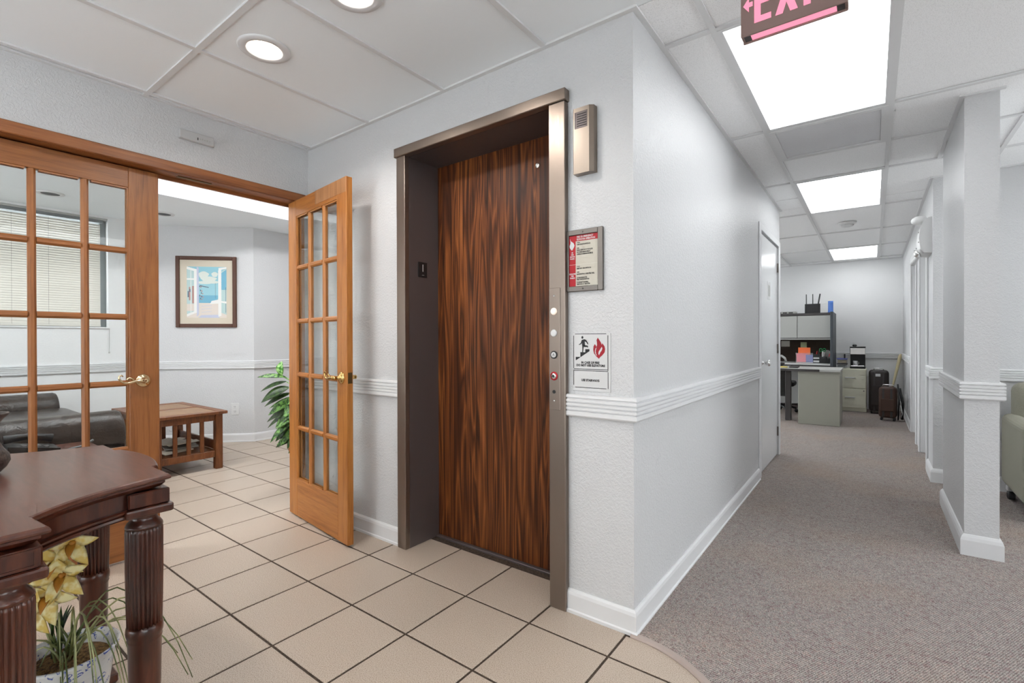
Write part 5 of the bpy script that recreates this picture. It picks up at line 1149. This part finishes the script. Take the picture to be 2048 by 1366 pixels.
for k in range(3): pm.box(-1.27+k*0.085, -1.21+k*0.085, 9.0588, 9.0602, 1.562, 1.580)
obj('ports', pm, 'black_matte', t)
# on the workstation
def tray(name, lb, cat, u, w_, boxes_, y=9.10):
    t_ = thing(name, lb, cat, (u, y, 0.7585))
    for nm, (a, b_, c_, d_, e_, f_), mt in boxes_: obj(nm, MB().cbox(u+a, u+b_, y+c_, y+d_, 0.7585+e_, 0.7585+f_, 0.002), mt, t_)
    return t_
tray('file_holder', 'clear holder with orange, pink and violet paper on the workstation', 'organiser', -0.86, 0.2, (('tray', (-0.14, 0.10, -0.05, 0.05, 0.0003, 0.008), 'plastic_white'), ('sheet', (-0.11, 0.06, 0.0, 0.006, 0.009, 0.245), 'paper_orange'), ('sheet', (-0.13, 0.02, -0.02, -0.014, 0.009, 0.15), 'paper_pink'), ('sheet', (0.0, 0.10, -0.03, -0.024, 0.009, 0.13), 'paper_violet'), ('front_pane', (-0.14, 0.10, -0.05, -0.047, 0.009, 0.16), 'clear_plastic')))
og = tray('desk_organiser', 'black desk organiser with scissors and pens on the workstation', 'organiser', -0.64, 0.2, (('compartment', (-0.12, -0.03, -0.05, 0.05, 0.0003, 0.14), 'black'), ('compartment', (-0.028, 0.06, -0.05, 0.05, 0.0003, 0.10), 'black'), ('compartment', (0.062, 0.12, -0.05, 0.05, 0.0003, 0.075), 'black'), ('label_plate', (-0.115, -0.035, -0.056, -0.0505, 0.01, 0.04), 'plastic_white'), ('label_plate', (-0.115, -0.035, -0.056, -0.0505, 0.065, 0.09), 'plastic_white')))
for k, (dx, h_, mt) in enumerate(((-0.08, 0.19, 'pen_red'), (-0.05, 0.20, 'black'), (0.02, 0.17, 'plastic_white'), (0.09, 0.15, 'pen_red'))):
    mb = MB(); mb.tube([(-0.64+dx, 9.10, 0.86), (-0.64+dx+0.012, 9.10, 0.7585+h_)], 0.006, 8); o = obj('pen', mb, mt); tag(o, ['red pen at the left of the black organiser', 'black pen in the black organiser', 'white pen in the black organiser', 'red pen at the right of the black organiser'][k], 'pen', 'pens in the black organiser')
t = thing('scissors', 'green handled scissors standing in the black organiser', 'scissors', (-0.635, 9.1, 0.86))
for s_ in (-1, 1):
    mb = MB(); mb.sm = True; pts = [(-0.635+s_*(0.024+0.018*math.cos(a)), 9.10, 0.965+0.026*math.sin(a)) for a in (2*PI*k/14 for k in range(15))]; mb.tube(pts, 0.006, 6, False); obj('handle', mb, 'scissor_green', t)
    obj('blade', MB().box(-0.635+s_*0.004-0.003, -0.635+s_*0.004+0.003, 9.099+0.001*s_, 9.1005+0.001*s_, 0.85, 0.945), 'chrome', t)
t = thing('tape_dispenser', 'white tape dispenser behind the black organiser', 'stationery', (-0.60, 9.25, 0.7585))
mb = MB(); mb.rings([[(x, 9.24, z) for x, z in ((-0.66, 0.7588), (-0.53, 0.7588), (-0.53, 0.93), (-0.57, 0.965), (-0.64, 0.955), (-0.66, 0.90))], [(x, 9.28, z) for x, z in ((-0.66, 0.7588), (-0.53, 0.7588), (-0.53, 0.93), (-0.57, 0.965), (-0.64, 0.955), (-0.66, 0.90))]]); obj('body', mb, 'laminate_grey', t)
# on the front desk
t = thing('handset_set', 'black desk phone with grey handset at the left end of the desk', 'telephone', (-1.08, 7.9, 0.7425))
obj('base', MB().cbox(-1.20, -1.02, 7.80, 8.00, 0.7428, 0.80, 0.01, 2), 'black', t)
mb = MB(); mb.sm = True; mb.tube([(-1.14, 7.9, 0.81), (-1.10, 7.9, 0.88), (-1.05, 7.9, 0.90), (-1.01, 7.9, 0.87), (-0.99, 7.9, 0.82)], [0.02, 0.02, 0.018, 0.016, 0.012], 10); obj('handset', mb, 'laminate_grey', t)
mb = MB(); mb.sm = True; mb.tube([(-0.94, 7.62, 0.752), (-0.985, 7.62, 0.757), (-1.03, 7.62, 0.752)], 0.0095, 8); tag(obj('highlighter', mb, 'yellow'), 'yellow highlighter lying at the desk edge', 'pen')
mb = MB(); mb.cbox(-0.93, -0.82, 7.68, 7.86, 0.7428, 0.765, 0.008, 2); tag(obj('staple_case', mb, 'charcoal'), 'dark flat pouch lying on the grey desk', 'pouch')
# file cabinet
fx0, fx1, fy0, fy1, fz = -0.475+0.015, -0.072, 9.22, 9.66, 0.675
t = thing('file_cabinet', 'cream two drawer metal file cabinet against the end wall', 'cabinet', ((fx0+fx1)/2, (fy0+fy1)/2, 0))
obj('body', MB().cbox(fx0, fx1, fy0+0.0205, fy1, 0.0075, fz, 0.004), 'file_cream', t)
for k, (a, b_) in enumerate(((0.065, 0.365), (0.372, 0.668))):
    d = obj('drawer', MB().cbox(fx0+0.006, fx1-0.006, fy0, fy0+0.020, a, b_, 0.003), 'file_cream', t)
    hm = MB(); hm.cbox(-0.345, -0.215, fy0-0.024, fy0-0.012, a+0.155, a+0.172, 0.003); hm.box(-0.345, -0.335, fy0-0.013, fy0, a+0.157, a+0.170); hm.box(-0.225, -0.215, fy0-0.013, fy0, a+0.157, a+0.170); obj('handle', hm, 'plastic_white', d)
mb = MB(); mb.lathe((0, 0), [(0.008, 0), (0.008, 0.004)], 12); mb.xf(Matrix.Translation((-0.105, fy0, 0.335)) @ Matrix.Rotation(PI/2, 4, 'X')); obj('lock', mb, 'charcoal', t)
# coffee maker and boxes on the cabinet
kx0, kx1 = -0.285, -0.085
t = thing('coffee_maker', 'black and silver coffee maker on the cream file cabinet', 'appliance', (-0.185, 9.38, fz))
obj('base', MB().cbox(kx0, kx1, 9.27, 9.50, fz+0.0004, fz+0.035, 0.006), 'black', t); obj('tower', MB().cbox(kx0+0.004, kx1-0.004, 9.40, 9.50, fz+0.0355, fz+0.22, 0.005), 'black', t)
obj('brew_head', MB().cbox(kx0, kx1, 9.27, 9.50, fz+0.2205, fz+0.325, 0.008, 2), 'chrome', t); obj('lid', MB().cbox(kx0-0.003, kx1+0.003, 9.267, 9.503, fz+0.3255, fz+0.345, 0.006), 'black', t)
mb = MB(); mb.sm = True; mb.sphere((kx0+0.06, 9.33, fz+0.36), (0.03, 0.03, 0.022), 12, 8); obj('knob', mb, 'black', t)
obj('drip_tray', MB().cbox(kx0+0.015, kx1-0.015, 9.275, 9.395, fz+0.0355, fz+0.048, 0.003), 'chrome', t)
t = thing('mug', 'small white mug under the coffee maker spout', 'cup', (-0.215, 9.33, fz+0.048))
mb = MB(); mb.sm = True; mb.lathe((-0.215, 9.33), [(0.026, fz+0.0485), (0.030, fz+0.055), (0.030, fz+0.12), (0.026, fz+0.12), (0.025, fz+0.06)], 20); obj('body', mb, 'plastic_white', t)
mb = MB(); mb.sm = True; mb.tube([(-0.186, 9.33, fz+0.105), (-0.170, 9.33, fz+0.098), (-0.170, 9.33, fz+0.075), (-0.186, 9.33, fz+0.068)], 0.004, 8); obj('handle', mb, 'plastic_white', t)
for k, (z0_, z1_, lb) in enumerate(((0.0, 0.075, 'clear food container with dark rim, lower of two on the file cabinet'), (0.0755, 0.155, 'clear food container with blue rim, upper of two on the file cabinet'))):
    t = thing('food_container', lb, 'container', (-0.385, 9.38, fz+z0_), group='food containers on the file cabinet')
    obj('tub', MB().cbox(-0.455, -0.320, 9.30, 9.46, fz+z0_+0.0006, fz+z1_-0.016, 0.012, 2), 'clear_plastic', t); obj('contents', MB().cbox(-0.445, -0.330, 9.31, 9.45, fz+z0_+0.005, fz+z1_-0.03, 0.01, 2), ('alu_grey', 'food_tan')[k], t)
    obj('rim', MB().cbox(-0.460, -0.315, 9.295, 9.465, fz+z1_-0.0155, fz+z1_-0.001, 0.004), ('black', 'paper_violet')[k], t)
mb = MB(); mb.cbox(-0.365, -0.345, 9.37, 9.39, fz+0.1552, fz+0.225, 0.004); tag(obj('lighter', mb, 'black'), 'small black stick standing on the food containers', 'lighter')
# suitcases
def case(name, lb, x0, x1, y0, y1, h_, mt, rz, wheel=True):
    xc, yc = (x0+x1)/2, (y0+y1)/2; t_ = thing(name, lb, 'suitcase', (xc, yc, 0), rz); w_, d_ = (x1-x0)/2, (y1-y0)/2
    mb = MB(); mb.sm = True; mb.cbox(-w_, w_, -d_, d_, 0.045, h_, 0.045, 4); obj('shell', mb, mt, t_, local=True)
    for u in (-0.45, 0.45): obj('strap', MB().cbox(u*w_*2*0.5-0.012, u*w_*2*0.5+0.012, -d_-0.004, d_+0.004, 0.06, h_-0.02, 0.003), 'charcoal', t_, local=True)
    obj('pocket', MB().cbox(-w_*0.75, w_*0.75, -d_-0.018, -d_-0.002, 0.14, h_*0.66, 0.014, 2), mt, t_, local=True)
    hm = MB(); hm.sm = True; hm.tube([(-0.06, 0, h_-0.004), (-0.055, 0, h_+0.025), (0.055, 0, h_+0.025), (0.06, 0, h_-0.004)], 0.008, 8); obj('handle', hm, 'chrome', t_, local=True)
    for u in (-0.7, 0.7):
        wm = MB(); wm.sm = True; wm.lathe((0, 0), [(0.022, -0.011), (0.022, 0.011)], 16); wm.xf(Matrix.Translation((u*w_, -d_*0.5, 0.029)) @ Matrix.Rotation(PI/2, 4, 'Y')); obj('wheel', wm, 'black', t_, local=True)
        wm = MB(); wm.sm = True; wm.lathe((0, 0), [(0.022, -0.011), (0.022, 0.011)], 16); wm.xf(Matrix.Translation((u*w_, d_*0.5, 0.029)) @ Matrix.Rotation(PI/2, 4, 'Y')); obj('wheel', wm, 'black', t_, local=True)
    return t_
t1 = case('suitcase', 'tall black brown suitcase standing beside the file cabinet', -0.045, 0.20, 9.10, 9.34, 0.665, 'black_case', 0.0)
obj('luggage_tag', MB().cbox(-0.04, 0.02, -0.126, -0.1225, 0.575, 0.615, 0.001), 'sign_white', t1, local=True)
t2 = case('suitcase', 'smaller brown suitcase leaning in front by the right wall', 0.075, 0.275, 8.42, 8.60, 0.475, 'brown_case', -0.12)
bm_ = MB(); bm_.sm = True; bm_.tube([(0.115, -0.05, 0.03), (0.125, -0.05, 0.30), (0.11, -0.05, 0.52)], 0.010, 8); bm_.tube([(0.15, 0.02, 0.03), (0.16, 0.02, 0.25), (0.125, 0.0, 0.46)], 0.016, 8); obj('trolley_frame', bm_, 'black', t2, local=True)
bm_ = MB(); bm_.sm = True; bm_.tube([(0.14, -0.02, 0.05), (0.155, -0.02, 0.12), (0.13, -0.02, 0.30)], 0.008, 8); obj('frame_tube', bm_, 'chrome', t2, local=True)
# bat leaning in the corner
t = thing('wooden_bat', 'pale wooden bat leaning in the corner behind the suitcases', 'bat', (0.21, 9.45, 0))
mb = MB(); mb.sm = True; P0, P1 = Vector((0.175, 9.42, 0.012)), Vector((0.352, 9.64, 0.90))
mb.tube([P0.lerp(P1, s_) for s_ in (0.30, 0.5, 0.75, 0.97, 1.0)], [0.013, 0.015, 0.021, 0.023, 0.014], 14); obj('barrel', mb, 'bat_wood', t)
mb = MB(); mb.sm = True; mb.tube([P0.lerp(P1, s_) for s_ in (0.0, 0.02, 0.03, 0.298)], [0.018, 0.018, 0.012, 0.0125], 12); obj('grip', mb, 'alu_grey', t)
# task chair behind the desk
t = thing('task_chair', 'black task chair behind the grey desk', 'chair', (-1.18, 8.52, 0))
mb = MB(); mb.sm = True; mb.cbox(-1.42, -0.94, 8.36, 8.66, 0.42, 0.50, 0.035, 3); obj('seat', mb, 'chair_black', t)
mb = MB(); mb.sm = True; mb.cbox(-1.40, -0.98, 8.27, 8.34, 0.33, 0.68, 0.03, 3); obj('backrest', mb, 'chair_black', t)
mb = MB(); mb.sm = True; mb.tube([(-1.18, 8.52, 0.10), (-1.18, 8.52, 0.42)], [0.028, 0.022], 14); obj('gas_column', mb, 'black', t)
obj('back_bracket', MB().cbox(-1.20, -1.16, 8.335, 8.37, 0.38, 0.45, 0.004), 'black', t)
for k in range(5):
    a = 0.35+2*PI*k/5; d = Vector((math.cos(a), math.sin(a), 0)); c_ = Vector((-1.18, 8.52, 0))
    mb = MB(); mb.sm = True; mb.tube([c_+Vector((0, 0, 0.12)), c_+d*0.15+Vector((0, 0, 0.105)), c_+d*0.25+Vector((0, 0, 0.075))], [0.022, 0.019, 0.015], 8); lg = obj('base_spoke', mb, 'black', t)
    mb = MB(); mb.sm = True; mb.sphere(c_+d*0.255+Vector((0, 0, 0.036)), 0.029, 12, 8); obj('caster', mb, 'black', lg)
